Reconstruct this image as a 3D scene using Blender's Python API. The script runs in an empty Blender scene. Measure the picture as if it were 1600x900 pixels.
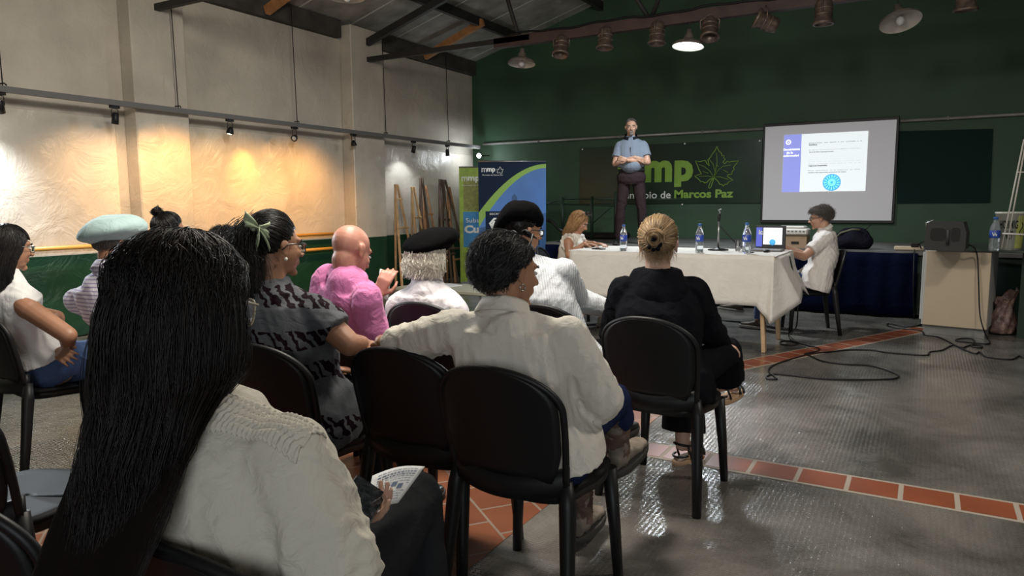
import bpy, math, random
import numpy as np
from mathutils import Matrix, Vector
SC = bpy.context.scene
COL = SC.collection
R = math.radians
random.seed(7)

# ------------------------------------------------------------------ camera
FPX, YAW, PITCH, ROLL, EYE = 1115.0, 30.0, -6.65, 0.37, 1.35
_y, _p, _r = R(YAW), R(PITCH), R(ROLL)
FW = np.array([-math.sin(_y)*math.cos(_p), math.cos(_y)*math.cos(_p), math.sin(_p)])
_R0 = np.array([math.cos(_y), math.sin(_y), 0.0]); _U0 = np.cross(_R0, FW)
RT = _R0*math.cos(_r) - _U0*math.sin(_r)
UP = _U0*math.cos(_r) + _R0*math.sin(_r)
EYEP = np.array([0, 0, EYE])
cam = bpy.data.cameras.new('camera'); camo = bpy.data.objects.new('camera', cam); COL.objects.link(camo)
cam.sensor_fit = 'HORIZONTAL'; cam.sensor_width = 36.0; cam.lens = FPX/1600*36.0; cam.clip_start = 0.05
M4 = Matrix(((RT[0], UP[0], -FW[0], 0), (RT[1], UP[1], -FW[1], 0), (RT[2], UP[2], -FW[2], EYE), (0, 0, 0, 1)))
camo.matrix_world = M4
SC.camera = camo

def at(px, py, x=None, y=None, z=None, d=None):
    """the point of a true plane of the room seen at a pixel of the photograph"""
    r = FW + RT*(px-800)/FPX - UP*(py-450)/FPX
    if z is not None: t = (z-EYE)/r[2]
    elif x is not None: t = x/r[0]
    elif y is not None: t = y/r[1]
    else: t = d
    return EYEP + r*t

# ------------------------------------------------------------------ world, exposure, large lights
w = bpy.data.worlds.new('world'); SC.world = w; w.use_nodes = True
w.node_tree.nodes['Background'].inputs[0].default_value = (0.55, 0.6, 0.65, 1)
w.node_tree.nodes['Background'].inputs[1].default_value = 0.05
SC.view_settings.view_transform = 'Standard'; SC.view_settings.look = 'None'
SC.view_settings.exposure = 0.85; SC.view_settings.gamma = 1.0; SC.view_settings.use_curve_mapping = False

def light(name, kind, loc, energy, color=(1, 1, 1), aim=None, **k):
    l = bpy.data.lights.new(name, kind); l.energy = energy; l.color = color
    for a, b in k.items(): setattr(l, a, b)
    o = bpy.data.objects.new(name, l); COL.objects.link(o); o.location = loc
    if aim is not None:
        o.rotation_euler = (Vector(aim)-Vector(loc)).to_track_quat('-Z', 'Y').to_euler()
    return o

WX, BY = -7.67, 11.8          # left wall plane, back wall plane
COOL, WARM, NEUT = (0.86, 0.94, 1.0), (1.0, 0.62, 0.22), (1.0, 0.93, 0.82)
# unseen area light behind the camera, no doorway built, and the ceiling lamps out of view
light('unseen_rear_light', 'AREA', (2.2, -3.6, 1.9), 60, (0.9, 0.96, 1.0), aim=(-2.5, 5, 0.8), shape='RECTANGLE', size=3.0, size_y=2.4)
light('unseen_overhead_light', 'AREA', (-2.2, 3.0, 3.35), 62, NEUT, aim=(-2.2, 3.4, 0), shape='DISK', size=0.7)
light('unseen_overhead_light', 'AREA', (1.8, 4.2, 4.0), 45, NEUT, aim=(1.2, 4.4, 0), shape='DISK', size=0.5)
light('unseen_overhead_light', 'AREA', (-1.2, 2.2, 3.5), 75, NEUT, aim=(WX, 5.6, 3.3), shape='DISK', size=0.9)  # added without a lamp of its own, to brighten the upper left wall
light('rail_spot_light', 'SPOT', (-6.6, 2.3, 2.45), 260, COOL, aim=(-1.3, 2.0, 0.9), spot_size=R(46), spot_blend=0.5, shadow_soft_size=0.05)

# ------------------------------------------------------------------ materials
MATS = {}
def nodes(m): return m.node_tree.nodes, m.node_tree.links
def mat(name, col, rough=0.6, metal=0.0, emit=None, estr=1.0, spec=None, trans=0.0, noise=None, bump=None, coat=0.0, ior=None, alpha=None, sheen=0.0):
    """noise=(scale, amount, detail): uneven colour; bump=(scale, strength, distance)"""
    if name in MATS: return MATS[name]
    m = bpy.data.materials.new(name); m.use_nodes = True; n, l = nodes(m); b = n['Principled BSDF']
    b.inputs['Base Color'].default_value = (*col, 1); b.inputs['Roughness'].default_value = rough
    b.inputs['Metallic'].default_value = metal
    if spec is not None: b.inputs['Specular IOR Level'].default_value = spec
    if trans: b.inputs['Transmission Weight'].default_value = trans
    if ior: b.inputs['IOR'].default_value = ior
    if coat: b.inputs['Coat Weight'].default_value = coat; b.inputs['Coat Roughness'].default_value = 0.12
    if sheen: b.inputs['Sheen Weight'].default_value = sheen
    if alpha is not None: b.inputs['Alpha'].default_value = alpha
    if emit: b.inputs['Emission Color'].default_value = (*emit, 1); b.inputs['Emission Strength'].default_value = estr
    if noise or bump:
        tc = n.new('ShaderNodeTexCoord')
    if noise:
        t = n.new('ShaderNodeTexNoise'); t.inputs['Scale'].default_value = noise[0]; t.inputs['Detail'].default_value = noise[2] if len(noise) > 2 else 5
        l.new(tc.outputs['Object'], t.inputs['Vector'])
        mx = n.new('ShaderNodeMix'); mx.data_type = 'RGBA'
        a = noise[1]
        mx.inputs[6].default_value = (*[c*(1-a) for c in col], 1); mx.inputs[7].default_value = (*[min(1, c*(1+a)) for c in col], 1)
        rr = n.new('ShaderNodeMapRange'); rr.inputs[1].default_value = 0.3; rr.inputs[2].default_value = 0.7
        l.new(t.outputs[0], rr.inputs[0]); l.new(rr.outputs[0], mx.inputs[0]); l.new(mx.outputs[2], b.inputs['Base Color'])
    if bump:
        t2 = n.new('ShaderNodeTexNoise'); t2.inputs['Scale'].default_value = bump[0]; t2.inputs['Detail'].default_value = 6
        l.new(tc.outputs['Object'], t2.inputs['Vector'])
        bp = n.new('ShaderNodeBump'); bp.inputs['Strength'].default_value = bump[1]; bp.inputs['Distance'].default_value = bump[2]
        l.new(t2.outputs[0], bp.inputs['Height']); l.new(bp.outputs[0], b.inputs['Normal'])
    MATS[name] = m
    return m

def nd(m, kind, **k):
    x = m.node_tree.nodes.new(kind)
    for a, b in k.items():
        if a.startswith('i_'):
            key = a[2:]; key = int(key) if key.isdigit() else key.replace('_', ' ')
            x.inputs[key].default_value = b
        else: setattr(x, a, b)
    return x

def wall_mat(name, lower, upper, zsplit, glossy=True):
    """painted plaster: dado colour below zsplit"""
    m = mat(name, upper, 0.55); n, l = nodes(m); b = n['Principled BSDF']
    geo = nd(m, 'ShaderNodeNewGeometry'); sep = nd(m, 'ShaderNodeSeparateXYZ'); l.new(geo.outputs['Position'], sep.inputs[0])
    gt = nd(m, 'ShaderNodeMath', operation='GREATER_THAN'); gt.inputs[1].default_value = zsplit; l.new(sep.outputs[2], gt.inputs[0])
    no = nd(m, 'ShaderNodeTexNoise', i_Scale=1.6, i_Detail=7.0); l.new(geo.outputs['Position'], no.inputs['Vector'])
    mr = nd(m, 'ShaderNodeMapRange'); mr.inputs[1].default_value = 0.32; mr.inputs[2].default_value = 0.7; mr.inputs[3].default_value = 0.8; mr.inputs[4].default_value = 1.06
    l.new(no.outputs[0], mr.inputs[0])
    mx = nd(m, 'ShaderNodeMix', data_type='RGBA'); mx.inputs[6].default_value = (*lower, 1); mx.inputs[7].default_value = (*upper, 1)
    l.new(gt.outputs[0], mx.inputs[0])
    ml = nd(m, 'ShaderNodeMix', data_type='RGBA', blend_type='MULTIPLY'); ml.inputs[0].default_value = 1
    l.new(mx.outputs[2], ml.inputs[6]); l.new(mr.outputs[0], ml.inputs[7]); l.new(ml.outputs[2], b.inputs['Base Color'])
    no2 = nd(m, 'ShaderNodeTexNoise', i_Scale=3.2, i_Detail=8.0, i_Roughness=0.62, i_Distortion=0.8); l.new(geo.outputs['Position'], no2.inputs['Vector'])
    bp = nd(m, 'ShaderNodeBump'); bp.inputs['Strength'].default_value = 0.55; bp.inputs['Distance'].default_value = 0.05
    l.new(no2.outputs[0], bp.inputs['Height']); l.new(bp.outputs[0], b.inputs['Normal'])
    # the wall is varnished up to 2.28 m
    g2 = nd(m, 'ShaderNodeMath', operation='GREATER_THAN'); g2.inputs[1].default_value = 2.32; l.new(sep.outputs[2], g2.inputs[0])
    rg = nd(m, 'ShaderNodeMapRange'); rg.inputs[3].default_value = 0.3 if glossy else 0.6; rg.inputs[4].default_value = 0.75
    l.new(g2.outputs[0], rg.inputs[0]); l.new(rg.outputs[0], b.inputs['Roughness'])
    return m

def floor_mat():
    m = mat('polished_concrete', (0.1, 0.1, 0.1), 0.22, spec=0.85); n, l = nodes(m); b = n['Principled BSDF']
    geo = nd(m, 'ShaderNodeNewGeometry')
    no = nd(m, 'ShaderNodeTexNoise', i_Scale=1.3, i_Detail=8.0, i_Roughness=0.65, i_Distortion=0.6); l.new(geo.outputs['Position'], no.inputs['Vector'])
    cr = nd(m, 'ShaderNodeValToRGB'); cr.color_ramp.elements[0].color = (0.066, 0.064, 0.058, 1); cr.color_ramp.elements[0].position = 0.36
    cr.color_ramp.elements[1].color = (0.205, 0.194, 0.172, 1); cr.color_ramp.elements[1].position = 0.68
    l.new(no.outputs[0], cr.inputs[0]); l.new(cr.outputs[0], b.inputs['Base Color'])
    wv = nd(m, 'ShaderNodeTexWave', wave_type='BANDS', bands_direction='X', i_Scale=14.0, i_Distortion=5.0, i_Detail=2.0)
    wv.inputs['Detail Scale'].default_value = 6.0
    l.new(geo.outputs['Position'], wv.inputs['Vector'])
    wv2 = nd(m, 'ShaderNodeTexWave', wave_type='BANDS', bands_direction='Y', i_Scale=22.0, i_Distortion=3.0, i_Detail=1.0)
    l.new(geo.outputs['Position'], wv2.inputs['Vector'])
    mu = nd(m, 'ShaderNodeMath', operation='MULTIPLY'); l.new(wv.outputs[1], mu.inputs[0]); l.new(wv2.outputs[1], mu.inputs[1])
    no3 = nd(m, 'ShaderNodeTexNoise', i_Scale=2.1, i_Detail=3.0); l.new(geo.outputs['Position'], no3.inputs['Vector'])
    mr = nd(m, 'ShaderNodeMapRange'); mr.inputs[1].default_value = 0.30; mr.inputs[2].default_value = 0.52; mr.inputs[4].default_value = 1.25
    l.new(no3.outputs[0], mr.inputs[0])
    mu2 = nd(m, 'ShaderNodeMath', operation='MULTIPLY'); l.new(mu.outputs[0], mu2.inputs[0]); l.new(mr.outputs[0], mu2.inputs[1])
    no4 = nd(m, 'ShaderNodeTexNoise', i_Scale=9.0, i_Detail=5.0); l.new(geo.outputs['Position'], no4.inputs['Vector'])
    ad = nd(m, 'ShaderNodeMath', operation='ADD'); l.new(mu2.outputs[0], ad.inputs[0]); l.new(no4.outputs[0], ad.inputs[1])
    bp = nd(m, 'ShaderNodeBump'); bp.inputs['Strength'].default_value = 0.34; bp.inputs['Distance'].default_value = 0.005
    l.new(ad.outputs[0], bp.inputs['Height']); l.new(bp.outputs[0], b.inputs['Normal'])
    r2 = nd(m, 'ShaderNodeMapRange'); r2.inputs[3].default_value = 0.07; r2.inputs[4].default_value = 0.22; l.new(no.outputs[0], r2.inputs[0]); l.new(r2.outputs[0], b.inputs['Roughness'])
    return m

def tile_mat():
    m = mat('terracotta_tiles', (0.35, 0.09, 0.035), 0.3); n, l = nodes(m); b = n['Principled BSDF']
    geo = nd(m, 'ShaderNodeNewGeometry'); mp = nd(m, 'ShaderNodeMapping'); mp.inputs['Rotation'].default_value = (0, 0, R(38))
    l.new(geo.outputs['Position'], mp.inputs['Vector'])
    br = nd(m, 'ShaderNodeTexBrick'); br.offset = 0.5; br.inputs['Scale'].default_value = 1.0
    br.inputs['Brick Width'].default_value = 0.25; br.inputs['Row Height'].default_value = 0.25; br.inputs['Mortar Size'].default_value = 0.006
    br.inputs['Color1'].default_value = (0.27, 0.098, 0.047, 1); br.inputs['Color2'].default_value = (0.19, 0.066, 0.035, 1); br.inputs['Mortar'].default_value = (0.26, 0.2, 0.16, 1)
    l.new(mp.outputs[0], br.inputs['Vector']); l.new(br.outputs[0], b.inputs['Base Color'])
    no = nd(m, 'ShaderNodeTexNoise', i_Scale=6.0); l.new(geo.outputs['Position'], no.inputs['Vector'])
    ad = nd(m, 'ShaderNodeMath', operation='SUBTRACT'); l.new(no.outputs[0], ad.inputs[0]); l.new(br.outputs[1], ad.inputs[1])
    bp = nd(m, 'ShaderNodeBump'); bp.inputs['Strength'].default_value = 0.3; bp.inputs['Distance'].default_value = 0.004
    l.new(ad.outputs[0], bp.inputs['Height']); l.new(bp.outputs[0], b.inputs['Normal'])
    return m

def roof_mat():
    m = mat('roof_boards', (0.2, 0.2, 0.19), 0.6); n, l = nodes(m); b = n['Principled BSDF']
    geo = nd(m, 'ShaderNodeNewGeometry'); sep = nd(m, 'ShaderNodeSeparateXYZ'); l.new(geo.outputs['Position'], sep.inputs[0])
    dv = nd(m, 'ShaderNodeMath', operation='DIVIDE'); dv.inputs[1].default_value = 1.05; l.new(sep.outputs[1], dv.inputs[0])
    fr = nd(m, 'ShaderNodeMath', operation='FRACT'); l.new(dv.outputs[0], fr.inputs[0])
    lt = nd(m, 'ShaderNodeMath', operation='LESS_THAN'); lt.inputs[1].default_value = 0.03; l.new(fr.outputs[0], lt.inputs[0])
    no = nd(m, 'ShaderNodeTexNoise', i_Scale=3.0, i_Detail=6.0); l.new(geo.outputs['Position'], no.inputs['Vector'])
    cr = nd(m, 'ShaderNodeValToRGB'); cr.color_ramp.elements[0].color = (0.17, 0.165, 0.15, 1); cr.color_ramp.elements[1].color = (0.38, 0.365, 0.33, 1)
    cr.color_ramp.elements[0].position = 0.3; cr.color_ramp.elements[1].position = 0.7
    l.new(no.outputs[0], cr.inputs[0])
    mx = nd(m, 'ShaderNodeMix', data_type='RGBA'); mx.inputs[7].default_value = (0.62, 0.62, 0.58, 1)
    l.new(lt.outputs[0], mx.inputs[0]); l.new(cr.outputs[0], mx.inputs[6]); l.new(mx.outputs[2], b.inputs['Base Color'])
    return m

def cloth_mat(name, col, rough=0.85, weave=900, fold=14, strength=0.5, noise=0.06, col2=None, stripe=None, trans=0.0):
    """stripe=(direction vector, period, width share, colour)"""
    if name in MATS: return MATS[name]
    m = mat(name, col, rough, sheen=0.1 if max(col) > 0.15 else 0.0, spec=0.3 if max(col) > 0.15 else 0.04); n, l = nodes(m); b = n['Principled BSDF']
    tc = nd(m, 'ShaderNodeTexCoord')
    no = nd(m, 'ShaderNodeTexNoise', i_Scale=float(fold), i_Detail=4.0, i_Distortion=1.2); l.new(tc.outputs['Object'], no.inputs['Vector'])
    no2 = nd(m, 'ShaderNodeTexNoise', i_Scale=float(weave), i_Detail=1.0); l.new(tc.outputs['Object'], no2.inputs['Vector'])
    b1 = nd(m, 'ShaderNodeBump'); b1.inputs['Strength'].default_value = strength; b1.inputs['Distance'].default_value = 0.02
    b2 = nd(m, 'ShaderNodeBump'); b2.inputs['Strength'].default_value = 0.25; b2.inputs['Distance'].default_value = 0.0006
    l.new(no.outputs[0], b1.inputs['Height']); l.new(no2.outputs[0], b2.inputs['Height']); l.new(b1.outputs[0], b2.inputs['Normal']); l.new(b2.outputs[0], b.inputs['Normal'])
    mx = nd(m, 'ShaderNodeMix', data_type='RGBA'); a = noise
    mx.inputs[6].default_value = (*[c*(1-a) for c in col], 1); mx.inputs[7].default_value = (*[min(1, c*(1+a)) for c in (col2 or col)], 1)
    no3 = nd(m, 'ShaderNodeTexNoise', i_Scale=9.0, i_Detail=5.0); l.new(tc.outputs['Object'], no3.inputs['Vector']); l.new(no3.outputs[0], mx.inputs[0])
    last = mx.outputs[2]
    if stripe:
        d, per, wd, sc = stripe
        dt = nd(m, 'ShaderNodeVectorMath', operation='DOT_PRODUCT'); dt.inputs[1].default_value = tuple(c/per for c in d)
        l.new(tc.outputs['Object'], dt.inputs[0])
        fr = nd(m, 'ShaderNodeMath', operation='FRACT'); l.new(dt.outputs['Value'], fr.inputs[0])
        lt = nd(m, 'ShaderNodeMath', operation='LESS_THAN'); lt.inputs[1].default_value = wd; l.new(fr.outputs[0], lt.inputs[0])
        m2 = nd(m, 'ShaderNodeMix', data_type='RGBA'); l.new(lt.outputs[0], m2.inputs[0]); l.new(last, m2.inputs[6]); m2.inputs[7].default_value = (*sc, 1)
        last = m2.outputs[2]
    l.new(last, b.inputs['Base Color'])
    return m

def hair_mat(name, c0, c1, rough=0.38):
    if name in MATS: return MATS[name]
    m = mat(name, c0, rough, spec=0.35); n, l = nodes(m); b = n['Principled BSDF']
    at_ = nd(m, 'ShaderNodeAttribute', attribute_name='tone')
    mx = nd(m, 'ShaderNodeMix', data_type='RGBA'); mx.inputs[6].default_value = (*c0, 1); mx.inputs[7].default_value = (*c1, 1)
    l.new(at_.outputs['Fac'], mx.inputs[0]); l.new(mx.outputs[2], b.inputs['Base Color'])
    return m

def skin_mat(name, col):
    if name in MATS: return MATS[name]
    m = mat(name, col, 0.5, noise=(14, 0.10, 6), bump=(260, 0.08, 0.001))
    b = m.node_tree.nodes['Principled BSDF']; b.inputs['Subsurface Weight'].default_value = 0.12
    b.inputs['Subsurface Radius'].default_value = (0.012, 0.005, 0.003); b.inputs['Subsurface Scale'].default_value = 0.6
    return m

# ------------------------------------------------------------------ mesh helpers
def npmesh(name, V, F, mats, smooth=True, tone=None, midx=None):
    me = bpy.data.meshes.new(name)
    V = np.asarray(V, dtype=np.float32)
    if isinstance(F, np.ndarray):
        me.vertices.add(len(V)); me.vertices.foreach_set('co', V.ravel())
        k = F.shape[1]; me.loops.add(F.size); me.loops.foreach_set('vertex_index', F.ravel().astype(np.int32))
        me.polygons.add(len(F)); me.polygons.foreach_set('loop_start', np.arange(0, F.size, k, dtype=np.int32))
        me.update(calc_edges=True)
    else:
        me.from_pydata([tuple(v) for v in V], [], F)
    for mm in (mats if isinstance(mats, (list, tuple)) else [mats]): me.materials.append(mm)
    if midx is not None: me.polygons.foreach_set('material_index', np.array(midx, dtype=np.int32))
    me.polygons.foreach_set('use_smooth', np.full(len(me.polygons), smooth, dtype=bool) if not isinstance(smooth, (list, np.ndarray)) else np.array(smooth, dtype=bool))
    if tone is not None:
        a = me.attributes.new('tone', 'FLOAT', 'POINT'); a.data.foreach_set('value', np.asarray(tone, dtype=np.float32))
    me.validate(); me.update()
    return me

def link(name, me, parent=None, world=False):
    o = bpy.data.objects.new(name, me); COL.objects.link(o)
    if parent is not None:
        o.parent = parent
        if world:
            o.matrix_parent_inverse = Matrix.Rotation(-parent.rotation_euler[2], 4, 'Z') @ Matrix.Translation(-Vector(parent.location)) if not parent.parent else chain_inv(parent)
    return o
def chain_inv(p):
    # parent is itself a part built in world coordinates: its own matrix is the identity in world space
    return Matrix.Identity(4)

def thing(name, label, cat, loc=(0, 0, 0), rotz=0.0, group=None):
    o = bpy.data.objects.new(name, None); COL.objects.link(o); o.empty_display_size = 0.1
    o.location = loc; o.rotation_euler = (0, 0, rotz); o['label'] = label; o['category'] = cat
    if group: o['group'] = group
    return o
def tag(o, label, cat, group=None, kind=None):
    if label: o['label'] = label
    if cat: o['category'] = cat
    if group: o['group'] = group
    if kind: o['kind'] = kind
    return o
def dup(root, loc, rotz=0.0, label=None, group=None):
    def cp(o, par):
        c = o.copy(); COL.objects.link(c)
        if par is not None: c.parent = par
        for ch in list(o.children): cp(ch, c)
        return c
    r = cp(root, None); r.location = loc; r.rotation_euler = (0, 0, rotz)
    if label: r['label'] = label
    if group: r['group'] = group
    return r

def basis(d):
    d = np.asarray(d, float); d = d/np.linalg.norm(d)
    u = np.array([0, 0, 1.0]) if abs(d[2]) < 0.95 else np.array([1.0, 0, 0])
    a = np.cross(u, d); a /= np.linalg.norm(a); return a, np.cross(d, a), d

class MB:
    def __init__(s): s.V = []; s.F = []; s.S = []; s.M = []
    def add(s, V, F, smooth=True, mi=0):
        o = len(s.V); s.V += [tuple(v) for v in V]; s.F += [tuple(i+o for i in f) for f in F]; s.S += [smooth]*len(F); s.M += [mi]*len(F); return s
    def box(s, c, size, rot=None, mi=0, bev=0.0):
        c = np.array(c, float); h = np.array(size, float)/2
        bev = min(bev, min(h)*0.9)
        if bev <= 0:
            P = [np.array((x, y, z))*h for x in (-1, 1) for y in (-1, 1) for z in (-1, 1)]
            F = [(0, 1, 3, 2), (4, 6, 7, 5), (0, 4, 5, 1), (2, 3, 7, 6), (0, 2, 6, 4), (1, 5, 7, 3)]
        else:
            P = []; idx = {}
            for x in (-1, 1):
                for y in (-1, 1):
                    for z in (-1, 1):
                        for ax in range(3):
                            v = np.array((x, y, z), float)*(h-bev); v[ax] = (x, y, z)[ax]*h[ax]; idx[(x, y, z, ax)] = len(P); P.append(v)
            F = []
            for ax in range(3):
                a, b = [i for i in range(3) if i != ax]
                for sg in (-1, 1):
                    q = []
                    for (p1, p2) in ((-1, -1), (1, -1), (1, 1), (-1, 1)):
                        k = [0, 0, 0]; k[ax] = sg; k[a] = p1; k[b] = p2; q.append(idx[(*k, ax)])
                    F.append(tuple(q))
            for ax in range(3):      # edges along ax
                a, b = [i for i in range(3) if i != ax]
                for p1 in (-1, 1):
                    for p2 in (-1, 1):
                        k0 = [0, 0, 0]; k0[a] = p1; k0[b] = p2; k1 = list(k0); k0[ax] = -1; k1[ax] = 1
                        F.append((idx[(*k0, a)], idx[(*k1, a)], idx[(*k1, b)], idx[(*k0, b)]))
            for x in (-1, 1):
                for y in (-1, 1):
                    for z in (-1, 1): F.append(tuple(idx[(x, y, z, ax)] for ax in range(3)))
        P = np.array(P)
        if rot is not None: P = P @ np.array(rot).T
        return s.add(P+c, F, False, mi)
    def rings(s, rings, cap=True, smooth=True, mi=0, closed=True):
        n = len(rings[0]); V = [p for r in rings for p in r]; F = []
        for i in range(len(rings)-1):
            for j in range(n if closed else n-1):
                a = i*n+j; b = i*n+(j+1) % n; F.append((a, b, b+n, a+n))
        o = len(s.F); s.add(V, F, smooth, mi)
        if cap:
            base = len(s.V)-len(V)
            s.F.append(tuple(base+j for j in range(n))[::-1]); s.S.append(False); s.M.append(mi)
            s.F.append(tuple(base+(len(rings)-1)*n+j for j in range(n))); s.S.append(False); s.M.append(mi)
        return s
    def cyl(s, p0, p1, r0, r1=None, n=12, mi=0, smooth=True):
        r1 = r0 if r1 is None else r1; p0 = np.array(p0, float); p1 = np.array(p1, float); a, b, d = basis(p1-p0)
        t = [2*math.pi*i/n for i in range(n)]
        return s.rings([[p+(a*math.cos(u)+b*math.sin(u))*r for u in t] for p, r in ((p0, r0), (p1, r1))], True, smooth, mi)
    def tube(s, pts, r, n=8, mi=0, flat=1.0):
        pts = [np.array(p, float) for p in pts]; rr = r if isinstance(r, (list, tuple, np.ndarray)) else [r]*len(pts); rg = []
        pa = None
        for i, p in enumerate(pts):
            d = pts[min(i+1, len(pts)-1)]-pts[max(i-1, 0)]; a, b, d = basis(d)
            if pa is not None:
                a = pa-d*np.dot(pa, d); a /= (np.linalg.norm(a)+1e-9); b = np.cross(d, a)
            pa = a
            rg.append([p+(a*math.cos(2*math.pi*j/n)+b*math.sin(2*math.pi*j/n)*flat)*rr[i] for j in range(n)])
        return s.rings(rg, True, True, mi)
    def lathe(s, prof, c=(0, 0, 0), axis=(0, 0, 1), n=24, mi=0, cap=False):
        a, b, d = basis(axis); c = np.array(c, float); 
        return s.rings([[c+d*h+(a*math.cos(2*math.pi*j/n)+b*math.sin(2*math.pi*j/n))*r for j in range(n)] for r, h in prof], cap, True, mi)
    def ell(s, c, rad, rot=None, n=16, m=10, mi=0):
        c = np.array(c, float); rg = []
        for i in range(m+1):
            th = math.pi*(i+0.001)/(m+0.002); ring = []
            for j in range(n):
                ph = 2*math.pi*j/n; v = np.array((math.sin(th)*math.cos(ph)*rad[0], math.sin(th)*math.sin(ph)*rad[1], -math.cos(th)*rad[2]))
                if rot is not None: v = np.array(rot) @ v
                ring.append(c+v)
            rg.append(ring)
        return s.rings(rg, True, True, mi)
    def cap(s, p0, p1, r0, r1, n=14):
        """tapered capsule"""
        p0 = np.array(p0, float); p1 = np.array(p1, float); a, b, d = basis(p1-p0); rg = []
        for k in range(5):
            th = -math.pi/2+math.pi/2*(k+0.05)/4.05; rg.append((p0+d*r0*math.sin(th), r0*math.cos(th)))
        for k in range(5):
            th = math.pi/2*k/4.05; rg.append((p1+d*r1*math.sin(th), r1*math.cos(th)))
        return s.rings([[c+(a*math.cos(2*math.pi*j/n)+b*math.sin(2*math.pi*j/n))*r for j in range(n)] for c, r in rg])
    def sheet(s, outline, d, mi=0):
        """flat polygon list extruded by vector d"""
        n = len(outline); o = [np.array(p, float) for p in outline]; d = np.array(d, float)
        V = o+[p+d for p in o]; F = [tuple(range(n))[::-1], tuple(range(n, 2*n))]+[(i, (i+1) % n, (i+1) % n+n, i+n) for i in range(n)]
        return s.add(V, F, False, mi)
    def grid(s, fn, nu, nv, mi=0, smooth=True):
        V = [fn(i/nu, j/nv) for j in range(nv+1) for i in range(nu+1)]
        F = [(j*(nu+1)+i, j*(nu+1)+i+1, (j+1)*(nu+1)+i+1, (j+1)*(nu+1)+i) for j in range(nv) for i in range(nu)]
        return s.add(V, F, smooth, mi)
    def mesh(s, name, m): return npmesh(name, s.V, s.F, m, s.S, midx=s.M)
    def build(s, name, m, parent=None, world=False):
        return link(name, s.mesh(name, m), parent, world)

def solidify(o, t, off=0):
    md = o.modifiers.new('solidify', 'SOLIDIFY'); md.thickness = t; md.offset = off; return o
def struct(name, mb, m):
    o = mb.build(name, m) if isinstance(mb, MB) else mb; o['kind'] = 'structure'; return o

def text_mesh(body, size, m, mtx, align='LEFT', bold=0.0, ext=0.001, width=None):
    cu = bpy.data.curves.new('lettering', 'FONT'); cu.body = body; cu.size = size; cu.align_x = align; cu.extrude = ext; cu.offset = bold; cu.resolution_u = 3
    o = bpy.data.objects.new('lettering', cu); COL.objects.link(o)
    dg = bpy.context.evaluated_depsgraph_get(); me = bpy.data.meshes.new_from_object(o.evaluated_get(dg))
    bpy.data.objects.remove(o)
    if width:
        xs = [v.co.x for v in me.vertices]
        if xs and max(xs) > min(xs): me.transform(Matrix.Diagonal((width/(max(xs)-min(xs)), 1, 1, 1)))
    me.transform(mtx); me.materials.clear(); me.materials.append(m)
    return me
def wall_text(body, x, y, z, size, m, parent, name='lettering', **k):
    """text facing -Y, baseline start (x,z) on plane y"""
    mt = Matrix.Translation((x, y, z)) @ Matrix.Rotation(R(90), 4, 'X')
    return link(name, text_mesh(body, size, m, mt, **k), parent, True)
# ------------------------------------------------------------------ the room
CREAM = (0.57, 0.515, 0.435)
m_wall = wall_mat('cream_plaster_green_dado', (0.010, 0.050, 0.023), CREAM, 0.865)
m_green = mat('dark_green_wall', (0.029, 0.074, 0.037), 0.62, noise=(1.1, 0.18, 4), bump=(5, 0.2, 0.01))
m_floor = floor_mat(); m_tile = tile_mat(); m_roof = roof_mat()
m_steel = mat('black_steel', (0.018, 0.017, 0.017), 0.6, noise=(6, 0.3))
m_red = mat('dull_red_steel', (0.062, 0.034, 0.030), 0.6, noise=(5, 0.3))
m_wood = mat('orange_roof_wood', (0.42, 0.19, 0.07), 0.6, noise=(9, 0.25, 8))
m_plate = mat('dark_wall_plate', (0.05, 0.045, 0.04), 0.8, noise=(4, 0.5, 8))
m_grout = mat('pale_grout', (0.32, 0.27, 0.22), 0.7)
m_grey = mat('grey_paint', (0.16, 0.155, 0.15), 0.5)
m_black = mat('black_plastic', (0.007, 0.007, 0.0078), 0.47, spec=0.35, bump=(400, 0.06, 0.001))
m_ylw = mat('yellow_rail_paint', (0.62, 0.30, 0.05), 0.4)

ZW = 3.80                                    # top of the left wall
SL = 0.286
def zr(x): return 4.04+SL*(x-WX) if x < -0.8 else 4.04+SL*(-0.8-WX)-SL*(x+0.8)
XR, YF = 6.1, -4.2
struct('floor', MB().box(((WX+XR)/2, (YF+BY)/2, -0.05), (XR-WX+0.4, BY-YF+0.4, 0.1)), m_floor)
struct('floor', MB().box(((-1.41-3.35)/2, (YF+4.75)/2, 0.0005), (3.35-1.41, 4.75-YF, 0.003)), m_tile)
# strip of tiles crossing the hall, and the diagonal one
m_strip = mat('terracotta_strip', (0.24, 0.068, 0.032), 0.28, noise=(3, 0.2))
mb = MB(); mb.box(((-1.41+XR)/2, 3.685, 0.0008), (XR+1.41, 0.235, 0.003), mi=1)
xx = -1.38
while xx < XR-0.3:
    mb.box((xx+0.107, 3.685, 0.0016), (0.203, 0.19, 0.004), mi=0); xx += 0.2255
struct('trim_1', mb, [m_strip, m_grout])
pa, pb = np.array((-1.47, 5.62, 0)), np.array((0.08, 8.82, 0)); dv = pb-pa; L = np.linalg.norm(dv); dv /= L; nv = np.array((dv[1], -dv[0], 0))
rot = np.array((dv, -nv, (0, 0, 1))).T
mb = MB(); mb.box((pa+pb)/2+(0, 0, 0.0008), (L, 0.235, 0.003), rot, mi=1)
k = 0.01
while k < L-0.2:
    mb.box(pa+dv*(k+0.12)+(0, 0, 0.0016), (0.23, 0.2, 0.004), rot, mi=0); k += 0.25
struct('trim_2', mb, [m_strip, m_grout])

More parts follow.
